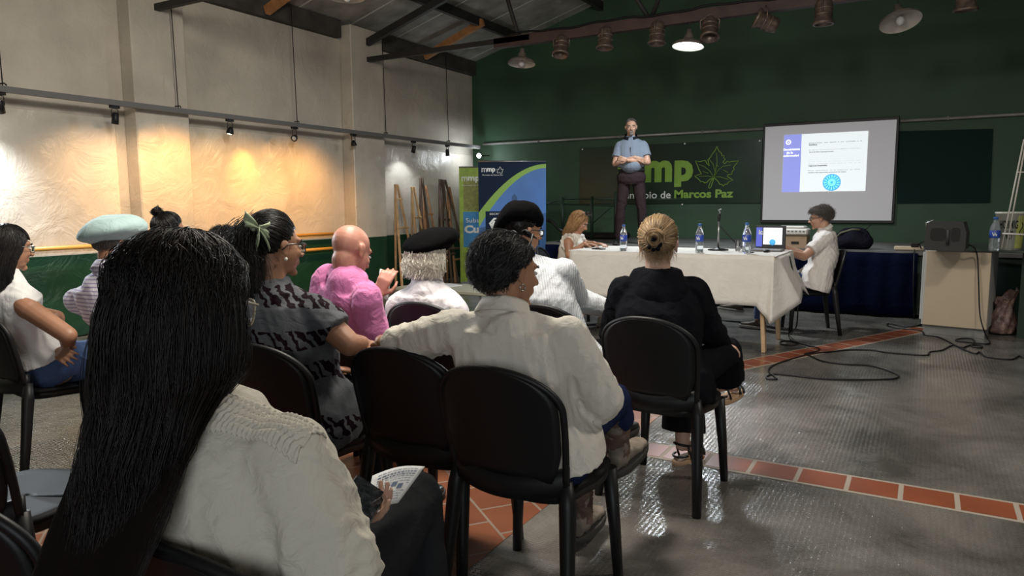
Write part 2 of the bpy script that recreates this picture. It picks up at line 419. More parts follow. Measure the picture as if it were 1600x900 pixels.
# left wall, with its piers and the thicker lower panels
struct('wall_left', MB().box((WX-0.15, (YF+BY)/2, ZW/2), (0.3, BY-YF, ZW)), m_wall)
PIERS = [(1.25, 1.9), (4.80, 5.45), (8.21, 8.92)]
k = 1
for i, (y0, y1) in enumerate(PIERS): struct('trim_%d' % (20+i), MB().box((WX+0.11, (y0+y1)/2, 2.0), (0.22, y1-y0, 4.0), bev=0.012), m_wall)
for i, (y0, y1) in enumerate([(YF+.1, 1.25), (1.92, 4.68), (5.45, 8.12), (8.92, 11.74)]): struct('trim_%d' % (24+i), MB().box((WX+0.016, (y0+y1)/2, 1.16), (0.032, y1-y0, 2.3), bev=0.008), m_wall)
# back wall (gable) and the unseen walls
mb = MB(); xs = [WX-0.3, -0.8, XR+0.2]
mb.sheet([(WX-0.3, BY, 0), (XR+.2, BY, 0), (XR+.2, BY, zr(XR)+.3), (-0.8, BY, zr(-0.8)+.3), (WX-.3, BY, zr(WX)+.3)], (0, 0.3, 0))
struct('wall_back', mb, m_green)
mb = MB(); mb.sheet([(WX-.3, YF, 0), (XR+.2, YF, 0), (XR+.2, YF, zr(XR)+.3), (-.8, YF, zr(-.8)+.3), (WX-.3, YF, zr(WX)+.3)], (0, -0.3, 0))
struct('wall_front', mb, m_wall)
struct('wall_right', MB().box((XR+0.15, (YF+BY)/2, 2.2), (0.3, BY-YF, 4.6)), m_wall)
# roof
mb = MB()
for xa, xb in ((WX-0.3, -0.8), (-0.8, XR+0.3)):
    za, zb = zr(xa), zr(xb)
    mb.sheet([(xa, YF-.1, za), (xb, YF-.1, zb), (xb, YF-.1, zb+.08), (xa, YF-.1, za+.08)], (0, BY-YF+0.2, 0))
struct('ceiling', mb, m_roof)
mb = MB()
for y0, y1 in ((YF, 1.2), (1.95, 4.85), (5.5, 8.16), (8.95, BY)): mb.box((WX-0.05, (y0+y1)/2, 3.93), (0.3, y1-y0, 0.25), bev=0.01)
struct('trim_3', mb, m_plate)
for i, px in enumerate((-6.45, -5.0, -3.6, -2.2, 0.6, 2.0, 3.5)):
    struct('trim_%d' % (4+i), MB().box((px, (YF+BY)/2, zr(px)-0.085), (0.07, BY-YF-.02, 0.14)), m_steel)
n = 11
for y in (3.2, 6.75, 10.15):
    mb = MB(); xa, xb = -7.5, -6.42; a = np.array((xa, y, zr(xa)-0.20)); b = np.array((xb, y, zr(xb)-0.12)); a_, b_, d_ = basis(b-a)
    mb.box((a+b)/2, (0.075, 0.11, np.linalg.norm(b-a)+.1), np.array((a_, b_, d_)).T)
    struct('trim_%d' % n, mb, m_wood); n += 1
# yellow hand rails of the left wall
for z, y0, y1 in ((0.945, 3.0, 8.18), (0.73, 6.9, 8.18)):
    r = thing('wall_rail', 'yellow painted hand rail along the left wall, the %s one' % ('upper' if z > .8 else 'short lower'), 'hand rail', (WX+0.1, (y0+y1)/2, z))
    MB().cyl((WX+0.1, y0, z), (WX+0.1, y1, z), 0.022, n=12).build('bar', m_ylw, r, True)
    for yy in np.arange(y0+0.3, y1, 1.2): MB().cyl((WX+0.02, yy, z-0.02), (WX+0.1, yy, z-0.015), 0.010).build('bracket', m_steel, r, True)

# ---- roof trusses
def truss(y, label, red):
    t = thing('roof_truss', label, 'roof truss', (WX+0.2, y, 3.5))
    zc = 3.55 if red else 3.53
    MB().box((-6.1 if red else -3.9, y, zc), (2.9 if red else 7.2, 0.06, 0.07)).build('bottom_chord', m_steel, t, True)
    if red:
        mb = MB().box(((-5.2+XR)/2, y+0.02, zc-0.02), (XR+5.2, 0.10, 0.13)); mb.build('beam', m_red, t, True)
        pts = [(x, y-0.05, zc+0.05+0.012*math.sin(x*5)+0.008*math.sin(x*13)) for x in np.arange(-5.0, XR-.1, 0.12)]
        MB().tube(pts, 0.014, 6).build('cable', m_black, t, True)
    for s_, (xa, xb) in enumerate(((-7.46, -0.8), (XR, -0.8))):
        za, zb = zr(xa)-0.30, zr(xb)-0.16; mb = MB(); a = np.array((xa, y, za)); b = np.array((xb, y, zb)); u, v, d = basis(b-a)
        mb.box((a+b)/2, (0.07, 0.10, np.linalg.norm(b-a)), np.array((u, v, d)).T); mb.build('top_chord', m_steel, t, True)
    for xa, xb in ((-4.82, -5.15), (-3.0, -2.2), (-3.0, -3.9), (1.2, 0.6), (1.2, 2.0)):
        MB().cyl((xa, y, zc), (xb, y, zr(xb)-0.2), 0.028).build('web_strut', m_steel, t, True)
    return t
truss(8.58, 'dark steel roof truss whose reddish beam carries the stage lamps', True)
truss(5.12, 'nearer black steel roof truss ending on the pier at top left', False)

# ---- lighting rail with spotlights
m_rail = mat('grey_rail', (0.14, 0.135, 0.13), 0.5)
rail = thing('lighting_rail', 'long grey lighting rail hung on thin wires in front of the left wall', 'lighting rail', (-7.33, 4.5, 2.40))
RX = -7.33
def rz(px, py): return at(px, py, x=RX)
MB().box((RX, (YF+.2+11.5)/2, 2.425), (0.05, 11.5-YF-.2, 0.055)).build('track', m_rail, rail, True)
for px, py, pt in ((3, 120, 0), (278, 158, 12), (464, 180, 10), (603, 200, 95), (701, 220, 95)):
    p = rz(px, py); MB().cyl((RX, p[1], 2.44), (RX-0.03, p[1], 3.95), 0.006, n=6).tube([(RX-.03, p[1]-.02, 2.47), (RX+.03, p[1], 2.475), (RX+.0, p[1]+.03, 2.465)], 0.008, 6).build('hanging_wire', m_steel, rail, True)
m_bulbc = mat('cool_bulb', (1, 1, 1), emit=(0.9, 0.96, 1.0), estr=30); m_bulbw = mat('warm_bulb', (1, 1, 1), emit=(1.0, 0.75, 0.35), estr=30); m_off = mat('unlit_lens', (0.5, 0.5, 0.5), 0.1)
def rail_spot(y, ax, style, glow, label):
    z = 2.398; t = thing('track_spotlight', label, 'spotlight', (RX, y, z-.15), 0, 'spotlights on the lighting rail')
    MB().box((RX, y, z-0.015), (0.04, 0.10, 0.03), bev=.004).build('adapter', m_black, t, True)
    c = np.array((RX, y, z-0.14)); u, v, d = basis(ax)
    MB().tube([(RX, y-0.036, z-.12), (RX, y-0.034, z-.04), (RX, y, z-.03), (RX, y+0.034, z-.04), (RX, y+0.036, z-.12)], .005, 6).build('yoke', m_steel, t, True)
    if style: MB().lathe([(0.012, -0.07), (0.03, -0.06), (0.034, 0.0), (0.036, 0.05), (0.031, 0.05), (0.02, 0.0)], c, d, 16).build('housing', m_black, t, True)
    else: MB().lathe([(0.014, -0.05), (0.03, -0.03), (0.042, 0.01), (0.044, 0.035), (0.036, 0.035), (0.02, 0.0)], c, d, 16).build('housing', m_black, t, True)
    mb = MB().ell(c+d*0.03, (0.031, 0.031, 0.012), np.array((u, v, d)).T); mb.build('bulb', {'c': m_bulbc, 'w': m_bulbw, None: m_off}[glow], t, True)
    return c+d*0.06
down = (-.25, .1, -1)
def ry(px, py): return rz(px, py)[1]
rail_spot(ry(0, 163), (-.5, 0.3, -.8), 1, 'c', 'black spotlight at the left edge of the photo on the grey rail')
c1 = rail_spot(ry(179, 170), (-.2, 0, -1), 1, 'c', 'black cylinder spotlight just before the first pier')
c2 = rail_spot(ry(359, 190), (-.25, -.1, -1), 0, 'w', 'small glowing warm spotlight under the rail between the two piers')
rail_spot(ry(460, 200), (.3, -.7, -.4), 0, None, 'unlit spotlight below the third hanging wire of the rail')
rail_spot(ry(552, 208), (.1, .2, -1), 0, None, 'spotlight turned aside in front of the second pier')
c5 = rail_spot(ry(646, 218), (-.35, 0, -1), 1, 'c', 'spotlight lighting the wall above the wooden easels')
rail_spot(ry(699, 228), (.0, .1, -1), 1, None, 'unlit black spotlight nearest the green back wall')
def wallspot(y, e, col, dx=-0.12, aimz=1.0, size=95, off=0.0, x0=RX, dy=0.0):
    light('rail_spot_light', 'SPOT', (x0, y, 2.22), e, col, aim=(WX+0.02+off, y+dy, aimz), spot_size=R(size), spot_blend=1.0, shadow_soft_size=0.03)
wallspot(ry(0, 163)-.3, 130, COOL, size=125, aimz=.7)
wallspot(c1[1], 40, (1.0, .62, .30), size=122, aimz=1.0, x0=-6.85)
wallspot(5.25, 46, (1.0, .53, .17), size=126, x0=-6.75, aimz=1.0)
wallspot(6.30, 38, (1.0, .52, .15), size=126, x0=-6.75, aimz=1.0)
wallspot(6.33, 15, (1.0, .5, .10), size=60, x0=-7.25, aimz=1.8)
wallspot(7.3, 58, (1.0, .50, .14), size=126, dy=-.1, x0=-6.75, aimz=1.0)
wallspot(c5[1], 60, COOL, size=120, aimz=.8)
# bright LED lamp in the corner
lc = at(749, 243, y=11.45)
t = thing('wall_floodlight', 'small glaring white floodlight in the corner above the banners', 'floodlight', tuple(lc))
MB().ell(lc, (0.03, 0.03, 0.03)).build('bulb', mat('glare_bulb', (1, 1, 1), emit=(0.9, 0.97, 1), estr=120), t, True)
MB().lathe([(0.02, -0.06), (0.045, -0.03), (0.05, 0.02)], lc, (0.3, -1, -.15), 16).build('housing', m_black, t, True)
MB().cyl(lc+(0, .03, 0), (lc[0], BY, lc[2]+0.02), 0.012).build('arm', m_steel, t, True)
light('floodlight_beam', 'POINT', tuple(lc+np.array((0.04, -0.12, -0.02))), 6, COOL, shadow_soft_size=0.03)

# ---- stage lamps on the reddish beam
m_tin = mat('aged_copper_tin', (0.17, 0.125, 0.10), 0.38, 0.5, noise=(20, 0.4))
m_tinw = mat('pale_enamel', (0.22, 0.19, 0.16), 0.35, 0.3, noise=(12, 0.2))
def par_can(px, py, ax, label, y=8.55):
    c = at(px, py, y=y); t = thing('stage_spotlight', label, 'stage light', tuple(c), 0, 'tin spotlights under the reddish beam')
    u, v, d = basis(ax)
    MB().lathe([(0.02, -0.15), (0.07, -0.14), (0.088, -0.1), (0.09, 0.06), (0.094, 0.065), (0.094, 0.08), (0.112, 0.09), (0.112, 0.115), (0.088, 0.115), (0.085, 0.0), (0.05, -.08), (0.0, -.09)], c, d, 20).lathe([(0.0905, -0.06), (0.096, -0.055), (0.096, -0.045), (0.0905, -0.04)], c, d, 20).lathe([(0.0905, 0.0), (0.096, 0.005), (0.096, 0.015), (0.0905, 0.02)], c, d, 20).build('can', m_tin, t, True)
    s_ = u if abs(u[2]) < 0.5 else v
    MB().tube([c+s_*0.10, c+s_*0.11+(0, 0, .10), c+(0, 0, .17), c-s_*0.11+(0, 0, .10), c-s_*0.10], 0.008, 6).build('yoke', m_tin, t, True)
    MB().ell(c-d*0.03, (0.045, 0.045, 0.03)).build('lens', m_off, t, True)
dn = (0, -0.1, -1)
par_can(877, 74, (.05, -.35, -1), 'leftmost tin stage spotlight, ring facing down')
par_can(946, 62, (0, -.15, -1), 'tin stage spotlight second from the left on the beam')
par_can(1027, 54, dn, 'tin stage spotlight just left of the lit white lamp')
par_can(1109, 46, (.1, -.4, -1), 'tin stage spotlight just right of the lit white lamp')
par_can(1196, 34, (-.9, -.35, .45), 'tin stage spotlight tilted sideways with a dangling cord')
par_can(1287, 21, (0, .0, -1), 'tin stage spotlight pointing straight down with a pale rim')
par_can(1510, -2, (0, .1, -1), 'tin stage spotlight cut by the top edge, furthest right')
m_shade_in = mat('white_enamel', (0.45, 0.42, 0.37), 0.35)
def bell_lamp(px, py, y, rr, ax, label, lit, h=1.0, zt=None, emit=None):
    c = at(px, py, y=y); t = thing('pendant_lamp', label, 'lamp', tuple(c), 0, 'bell shaped hanging lamps')
    u, v, d = basis(ax); prof = [(0.0, -0.20), (0.030, -0.20), (0.034, -0.15), (0.05, -0.14), (0.055, -0.10), (0.085, -0.075), (0.16, -0.045), (rr, -0.012), (rr, 0.0)]
    MB().lathe(prof, c, d, 32).build('lamp_shade', m_tinw, t, True)
    MB().lathe([(rr-.002, 0.002), (0.15, -0.035), (0.07, -0.06), (0, -0.07)], c, d, 32).build('reflector', m_shade_in, t, True)
    mt = mat('lamp_disc', (1, 1, 1), emit=(0.82, 0.96, 1.0), estr=9) if lit else m_off
    MB().ell(c-d*0.01, (rr*.8 if lit else 0.04, rr*.8 if lit else .04, 0.02 if lit else 0.05), np.array((u, v, d)).T).build('bulb', mt, t, True)
    top = c-d*0.2; MB().cyl(top, (top[0], top[1], (zt or 3.5)), 0.008, n=6).build('stem', m_steel, t, True)
    return c
down = (0, 0, -1)
bell_lamp(815, 100, 8.57, 0.185, (0.0, -.12, -1), 'unlit pale bell lamp hanging at the left end of the beam', False)
lc = bell_lamp(1075, 73, 8.57, 0.185, (-.05, -.10, -1), 'the one lit white bell lamp, glowing cold white', True)
bell_lamp(1407, 34, 8.57, 0.20, (.22, -.35, -1), 'unlit bell lamp tilted toward the right, at top right', False)
bell_lamp(542, -3, 5.49, 0.18, down, 'bell lamp cut by the top edge above the second pier', False, zt=4.93)
light('pendant_light', 'AREA', tuple(lc+np.array((0, -0.02, -0.03))), 60, COOL, aim=tuple(lc+np.array((0.0, -.2, -1))), shape='DISK', size=0.3)
# ------------------------------------------------------------------ stage, screen, sign, banners
m_stage = mat('grey_stage_floor', (0.13, 0.13, 0.125), 0.5, noise=(3, 0.3))
m_navy = cloth_mat('navy_cloth', (0.002, 0.0035, 0.016), 0.8, fold=6, strength=0.9)
m_dgreen = mat('dark_green_paint', (0.008, 0.022, 0.014), 0.55, noise=(3, 0.2))
SY = 9.5
st = thing('stage', 'low dark stage with grey floor along the green back wall', 'stage', (-1.5, 10.6, 0))
MB().box((-1.2, (SY+BY)/2, 0.39), (7.6, BY-SY-.02, 0.70)).build('riser', m_dgreen, st, True)
MB().box((-1.2, (SY+BY)/2-.03, 0.76), (7.7, BY-SY+.0, 0.04)).build('deck', m_stage, st, True)
def skirt(u, v):
    x = -4.9+4.85*u; return (x, SY-0.075-0.022*math.sin(x*11)*v-0.012*math.sin(x*27+1), 0.765-0.735*v)
sk = MB().grid(skirt, 160, 6).build('stage_skirt', m_navy); tag(sk, 'navy cloth hung along the stage front behind the speakers table', 'stage skirt'); solidify(sk, 0.004)

m_scr = mat('screen_fabric', (0.62, 0.61, 0.60), 0.7); m_frame = mat('screen_black_border', (0.008, 0.008, 0.01), 0.5)
def Bq(px, py, off): return at(px, py, y=BY-off)
scr = thing('projection_screen', 'black bordered projection screen on the green back wall', 'projection screen', tuple(Bq(1293, 346, .05)))
c = [Bq(1190, 348, .05), Bq(1393, 350, .05), Bq(1400, 182.5, .05), Bq(1191, 194, .05)]
x0, x1, z0, z1 = c[0][0]-.02, c[1][0]+.03, c[0][2]-.0, (c[2][2]+c[3][2])/2
MB().box(((x0+x1)/2, BY-.035, (z0+z1)/2), (x1-x0, 0.05, z1-z0), bev=.006).build('frame', m_frame, scr, True)
MB().box(((x0+x1)/2, BY-.075, (z0+z1)/2), (x1-x0-.07, 0.012, z1-z0-.09)).build('canvas', mat('screen_canvas', (0.42, .41, .41), .75, emit=(0.55, .54, .58), estr=.16), scr, True)
q = [Bq(1221.6, 300.2, .085), Bq(1352, 298.3, .085), Bq(1356.9, 204.4, .085), Bq(1225.4, 211, .085)]
m_sl = mat('projected_white', (0.45, .45, .45), .8, emit=(0.90, 0.98, 1.0), estr=.44); m_sb = mat('projected_blue', (0.2, .2, .5), .8, emit=(0.30, 0.34, 0.80), estr=.45)
sl = MB().sheet(q, (0, .003, 0)).build('slide_image', m_sl, scr, True)
MB().sheet([Bq(1221.6, 300.2, .087), Bq(1249.2, 300, .087), Bq(1252.8, 209.6, .087), Bq(1225.4, 211, .087)], (0, .002, 0)).build('slide_column', m_sb, sl, True)
def fit_text(body, p0, p1, y, m, parent, name='lettering', bold=0.0, ext=0.0008, cap=True, desc=0.0):
    """lettering on plane y between pixel p0 (left, baseline) and p1 (right, top of letters)"""
    a = at(*p0, y=y); b = at(*p1, y=y)
    me = text_mesh(body, 1.0, m, Matrix.Identity(4), bold=bold, ext=0.0005)
    xs = [v.co.x for v in me.vertices]; ys = [v.co.y for v in me.vertices]
    lo = min(ys) if not desc else 0.0
    if desc:
        for v in me.vertices:
            if v.co.y < 0: v.co.y *= .62
    sx = (b[0]-a[0])/(max(xs)-min(xs)); hgt = max(ys) if cap else 0.53; sz = (b[2]-a[2])/hgt
    V = Matrix(((sx, 0, 0, a[0]-min(xs)*sx), (0, 0, -ext/0.0005, y), (0, sz, 0, a[2]), (0, 0, 0, 1)))
    me.transform(V); return link(name, me, parent, True)
m_wt = mat('white_lettering', (0.75, 0.77, 0.75), 0.6); m_tg = mat('grey_lettering', (0.05, 0.06, 0.06), .8, emit=(.25, .3, .3), estr=.12)
m_we = mat('projected_white_lettering', (0.9, .9, .9), .8, emit=(.95, 1, 1), estr=.6); m_cy = mat('projected_cyan', (0.05, .3, .7), .8, emit=(0.08, 0.42, .82), estr=.5); m_cy2 = mat('projected_pale_cyan', (0.2, .7, .9), .8, emit=(0.25, 0.8, 1.0), estr=.55)
Ys = BY-.089
fit_text('Descubrimiento', (1224.5, 235.5), (1250, 231), Ys, m_we, sl, bold=.02)
fit_text('de la', (1229, 240.5), (1239, 236.5), Ys, m_we, sl, bold=.02)
fit_text('enfermedad', (1224, 245), (1248, 241), Ys, m_we, sl, bold=.02)
for i, (tx, a, b, yl, yr_) in enumerate([('Enfermedad  que  afecta  a  los  animales  y  al', 1264, 1347, 223.5, 220), ('hombre.', 1264, 1277, 227.5, 227), ('El agente causal pertenece al género Leptospira', 1264, 1346, 234.5, 230.5), ('de la familia Leptospiraceae.', 1264, 1303, 238.5, 237),
        ('Se   elimina   principalmente   por   la   orina   y', 1263.5, 1345.5, 246, 242.5), ('contamina  fuentes  ambientales  con  orina  hasta', 1263.5, 1345.5, 249.5, 246), ('formar  parte  de  las  regiones  endémicas,  agua', 1263, 1345.5, 253, 250), ('puede  permanecer  activa  hasta  un  mes  en  las', 1263, 1345, 256.5, 253.5), ('regiones tropicales.', 1263, 1293, 260, 259.5),
        ('Brote  descubierto  en  la  Argentina  en  1915,', 1262.5, 1344, 267, 264.5), ('todos los aportes previos al caso.', 1262.5, 1323, 270.5, 269)]):
    fit_text(tx, (a, yl), (b, yl-2.9), Ys, m_tg, sl, bold=.036)
cc = Bq(1299.5, 285, .09); rr = 0.125
MB().lathe([(0, 0), (rr, 0), (rr, .002), (0, .002)], cc, (0, -1, 0), 40).build('slide_emblem', m_cy, sl, True)
mb = MB()
for k in range(16):
    a = k*math.pi/8
    for r0, r1, w_ in ((0.02, 0.058, .010), (0.07, 0.115, .008)):
        for s_ in (-1, 1):
            a2 = a+s_*0.16*(1 if r0 < .05 else .5)
            p0 = cc+np.array((math.cos(a)*r0, -.004, math.sin(a)*r0)); p1 = cc+np.array((math.cos(a2)*r1, -.004, math.sin(a2)*r1)); t_ = np.array((-math.sin(a), 0, math.cos(a)))*w_/2
            mb.sheet([p0-t_, p1-t_, p1+t_, p0+t_], (0, -.001, 0))
mb.build('emblem_rays', m_cy2, sl, True)
rc = Bq(1232, 222.3, .09)
MB().lathe([(0.024, 0), (0.038, 0), (0.038, .002), (0.024, .002)], rc, (0, -1, 0), 24).ell(rc, (.008, .002, .008)).build('slide_ring_mark', m_we, sl, True)
# slight second sheet: dark green panel right of the screen
g = MB().sheet([Bq(1402, 318, .02), Bq(1547, 317, .02), Bq(1552, 201, .02), Bq(1402, 205, .02)], (0, .015, 0)).build('wall_board', mat('dark_teal_board', (0.003, 0.020, 0.016), .8, spec=.2)); tag(g, 'dark teal rectangular board on the wall right of the screen', 'wall board')
# wall pipe
pz = 2.50
r = thing('wall_pipe', 'pale metal pipe running along the green wall above the sign', 'pipe', (-2, BY-.06, pz))
MB().cyl((-7.4, BY-.05, pz), (x0, BY-.05, pz), 0.022).build('pipe_length', mat('galvanised', (0.34, .33, .31), .45, .4, noise=(4, .3)), r, True)
MB().cyl((x1+.01, BY-.05, pz), (4.0, BY-.05, pz), 0.022).build('pipe_length', MATS['galvanised'], r, True)
for x in (-6.2, -4.6, -3.2, 0.2, 1.8): MB().box((x, BY-.04, pz), (0.03, .07, .055), bev=.004).build('clip', m_grey, r, True)
# sign
sgn = thing('wall_sign', 'long dark green sign with lime letters mmp and a leaf outline', 'sign', tuple(Bq(1048, 320, .03)))
sz0, sz1 = Bq(907, 317, .03)[2]-.02, Bq(907, 232, .03)[2]+.01
m_sign = mat('sign_panel', (0.010, 0.028, 0.018), 0.28, noise=(1.6, .3, 2)); m_lime = mat('lime_paint', (0.20, 0.36, 0.045), .5, noise=(6, .1))
MB().box(((-5.39+x0)/2-.005, BY-.02, (sz0+sz1)/2), (x0+5.39-.02, 0.03, sz1-sz0)).build('panel', m_sign, sgn, True)
Yg = BY-.04
fit_text('m', (965, 282.5), (1003, 250.5), Yg, m_lime, sgn, bold=.03)
fit_text('m', (1006.5, 282.2), (1050.5, 250), Yg, m_lime, sgn, bold=.05)
fit_text('p', (1053.5, 281.5), (1083.5, 249.8), Yg, m_lime, sgn, bold=.05, desc=1)
fit_text('Municipio de', (964, 310.5), (1048, 298.5), Yg, m_wt, sgn, bold=.01, desc=1)
fit_text('Marcos Paz', (1053.5, 309), (1146, 295.5), Yg, m_lime, sgn, bold=.035)
def leafpt(u, v): return at(1000+u/6.925, 210+v/6.925, y=Yg)
LEAF = [(832, 130), (850, 175), (882, 205), (885, 232), (910, 228), (906, 255), (922, 268), (898, 300), (912, 320), (945, 290), (965, 300), (1000, 292), (1068, 288), (1035, 325), (1010, 360), (1022, 380), (998, 400), (995, 430), (948, 438), (945, 455), (1008, 497), (965, 510), (940, 540), (915, 540), (905, 562), (885, 542), (860, 540), (850, 515), (828, 492), (802, 470)]
LEFT = [(790, 472), (755, 485), (722, 520), (700, 525), (680, 510), (655, 512), (640, 490), (590, 450), (625, 440), (665, 428), (640, 385), (625, 345), (600, 285), (645, 297), (705, 280), (730, 325), (750, 342), (735, 275), (765, 245), (790, 200), (810, 180), (832, 130)]
STEM = [(800, 470), (770, 500), (745, 555), (742, 575), (757, 582), (770, 565), (785, 520), (800, 472)]
VEINS = [[(797, 468), (815, 400), (835, 300), (826, 200)], [(800, 455), (850, 380), (900, 345), (985, 330)], [(790, 455), (760, 400), (700, 350), (640, 325)], [(800, 460), (870, 460), (960, 490)], [(790, 462), (730, 450), (640, 455)], [(812, 400), (790, 320), (750, 270)], [(825, 330), (850, 350)], [(900, 385), (955, 412)], [(680, 400), (740, 420)]]
lf = MB()
for pl, r_ in ((LEAF, .007), (LEFT, .007), (STEM, .007)): lf.tube([leafpt(*p) for p in pl], r_, 6)
for pl in VEINS: lf.tube([leafpt(*p) for p in pl], .0042, 6)
lf.build('leaf_outline', m_lime, sgn, True)
mb = MB()
for p in ((910, 233.5), (1070, 224.5), (1066, 319.5), (1187, 220)): mb.ell(at(*p, y=Yg), (.014, .006, .014))
mb.build('screw_head', m_wt, sgn, True)
# stage railing, left
m_rl = mat('dark_green_rail', (0.01, 0.03, 0.018), .5)
r = thing('stage_railing', 'thin dark railing standing on the stage left of the standing man', 'railing', (-4.6, 10.6, .78))
for px, pt, yy in ((879, 308, 10.9), (925, 307, 10.6), (962, 300, 10.9)):
    a = at(px, pt, y=yy); MB().cyl((a[0], yy, .78), (a[0], yy, a[2]), .025).build('post', m_rl, r, True)
def rl(p, q_, ya, yb, rad=.012): MB().cyl(at(*p, y=ya), at(*q_, y=yb), rad).build('bar', m_rl, r, True)
rl((850, 320), (879, 311), 10.9, 10.9); rl((850, 318), (962, 322), 10.9, 10.9); rl((879, 311), (962, 311), 10.9, 10.9); rl((962, 311), (1075, 311), 10.9, 10.9, .008); rl((925, 350), (962, 318), 10.9, 10.9, .008)
r = thing('microphone_boom', 'black folded microphone boom on the stage by the blue banner', 'microphone stand', tuple(at(885, 375, y=9.9)))
Yb = 9.9
MB().tube([at(853, 343, y=Yb), at(862, 346, y=Yb), at(872, 357, y=Yb), at(884, 364, y=Yb)], [.03, .03, .022, .04]).build('boom', m_black, r, True)
MB().cyl(at(884, 364, y=Yb), (at(884, 364, y=Yb)[0], Yb, .79), .02).build('pole', m_black, r, True)
MB().lathe([(.14, 0), (.14, .015), (.02, .03)], (at(884, 364, y=Yb)[0], Yb, .781), n=20, cap=True).build('base', m_black, r, True)
b = MB().box((-4.75, 11.1, .83), (1.0, .5, .10), bev=.03).build('floor_case', m_black); tag(b, 'low black case lying on the stage behind the railing', 'case')

# roll-up banners
def banner(TL, TR, H, name, label):
    TL = np.array(TL); TR = np.array(TR); U = TR-TL; U[2] = 0; n = np.cross(U/np.linalg.norm(U), (0, 0, 1.0)); 
    if n[1] > 0: n = -n
    t = thing(name, label, 'banner', (*(TL+U/2)[:2], TL[2]-H))
    def P(u, v, o=0.0): return TL+U*u+n*(0.002+o)-np.array((0, 0, v*H))
    return t, P, n
def bquad(P, pts, o, m, name, par):
    q = [P(u, v, o) for u, v in pts]; n = -(P(0, 0, 1)-P(0, 0, 0)); return MB().sheet(q, n*.0008).build(name, m, par, True)
def btext(P, body, u0, u1, v0, v1, o, m, par, bold=0.0, desc=0):
    a = P(u0, v1, o); e = P(u1, v1, o)-a; me = text_mesh(body, 1, m, Matrix.Identity(4), bold=bold, ext=.0005)
    xs = [v.co.x for v in me.vertices]; ys = [v.co.y for v in me.vertices]; e2 = e/(max(xs)-min(xs)); lo = 0 if desc else min(ys); h = P(0, v0)[2]-P(0, v1)[2]; k = h/(max(ys)-lo)
    nn = P(0, 0, 1)-P(0, 0, 0); V = Matrix(((e2[0], 0, nn[0], a[0]-e2[0]*min(xs)), (e2[1], 0, nn[1], a[1]-e2[1]*min(xs)), (0, k, nn[2], a[2]-lo*k), (0, 0, 0, 1)))
    me.transform(V); return link('lettering', me, par, True)
m_bn = mat('banner_navy', (0.003, 0.013, 0.036), .7, spec=.2); m_bb = mat('banner_blue', (0.045, 0.15, 0.42), .5, noise=(2, .2)); m_bd = mat('banner_deep_blue', (0.012, 0.07, 0.2), .5, noise=(2, .3)); m_bg = mat('banner_green_band', (0.19, 0.35, 0.05), .5)
TL, TR = at(747, 253, z=1.97), at(853, 253, z=1.97)
TR[2] = TL[2] = 1.97
bl, P, nn = banner(TL, TR, 1.95, 'rollup_banner', 'blue roll-up banner with navy corner and green curve')
bquad(P, [(0, 0), (1, 0), (1, 1), (0, 1)], 0, m_bd, 'fabric', bl)
cur = lambda x: (x, 0.02+0.285*((1-x)**1.7)+0.0)
up = [(x, 0.015+0.36*(1-x)**1.9) for x in np.linspace(0, 1, 17)]; lo = [(x, 0.045+0.44*(1-x)**1.9) for x in np.linspace(0, 1, 17)]
bquad(P, [(0, .0), (1, .0)]+[(u, v) for u, v in up[::-1]], .002, m_bn, 'navy_corner', bl)
for i in range(16): pass
bquad(P, up+lo[::-1], .002, m_bg, 'green_curve', bl)
bquad(P, lo+[(1, .38), (0, .38+.11)][:1]+[(0, .49)], .0015, m_bb, 'sky_field', bl)
btext(P, 'm', .05, .125, .045, .075, .004, m_wt, bl); btext(P, 'mp', .13, .25, .045, .083, .004, m_wt, bl, bold=.03)
btext(P, 'Municipio de Marcos Paz', .06, .36, .092, .104, .004, m_wt, bl)
lfb = MB(); LL = (LEAF+LEFT)
lfb.tube([P(.27+.10*(u-590)/480, .035+.055*(v-130)/450, .004) for u, v in LL], .003, 5); lfb.build('leaf_outline', m_wt, bl, True)
bquad(P, [(.49, .26), (.53, .235), (.57, .26), (.57, .285), (.49, .285)], .003, m_bd, 'building_silhouette', bl)
bquad(P, [(.10, .365), (.9, .365), (.9, .62), (.10, .62)], .003, m_bn, 'logo_panel', bl)
btext(P, 'SECRETARÍA', .16, .48, .375, .392, .005, m_wt, bl)
lg = MB()
for k in range(3):
    o = k*.022
    q = [P(.15+o*.9, .455+o, .006), P(.22, .415+o*1.0, .006), P(.36, .415+o, .006), P(.34, .427+o, .006), P(.235, .427+o, .006), P(.185+o*.9, .458+o, .006), P(.215+.03*k, .49+o*.2, .006), P(.19+.03*k, .495+o*.2, .006)]
    lg.sheet(q, nn*.001)
lg.build('logo_mark', m_wt, bl, True)
m_alu = mat('aluminium', (0.35, .35, .36), .35, .9)
a = P(0, 1, -.03); b_ = P(1, 1, -.03)
MB().cyl(P(0, -.004, 0), P(1, -.004, 0), .012).build('top_rail', m_alu, bl, True)
MB().box((P(.5, 1, -.0)+(0, 0, 0.0)), (np.linalg.norm(TR-TL), .12, .08), np.array(((TR-TL)/np.linalg.norm(TR-TL), nn, (0, 0, 1))).T, bev=.02).build('base', m_alu, bl, True)
MB().cyl(P(.5, 1, -.04), P(.5, .0, -.03), .008).build('pole', m_alu, bl, True)
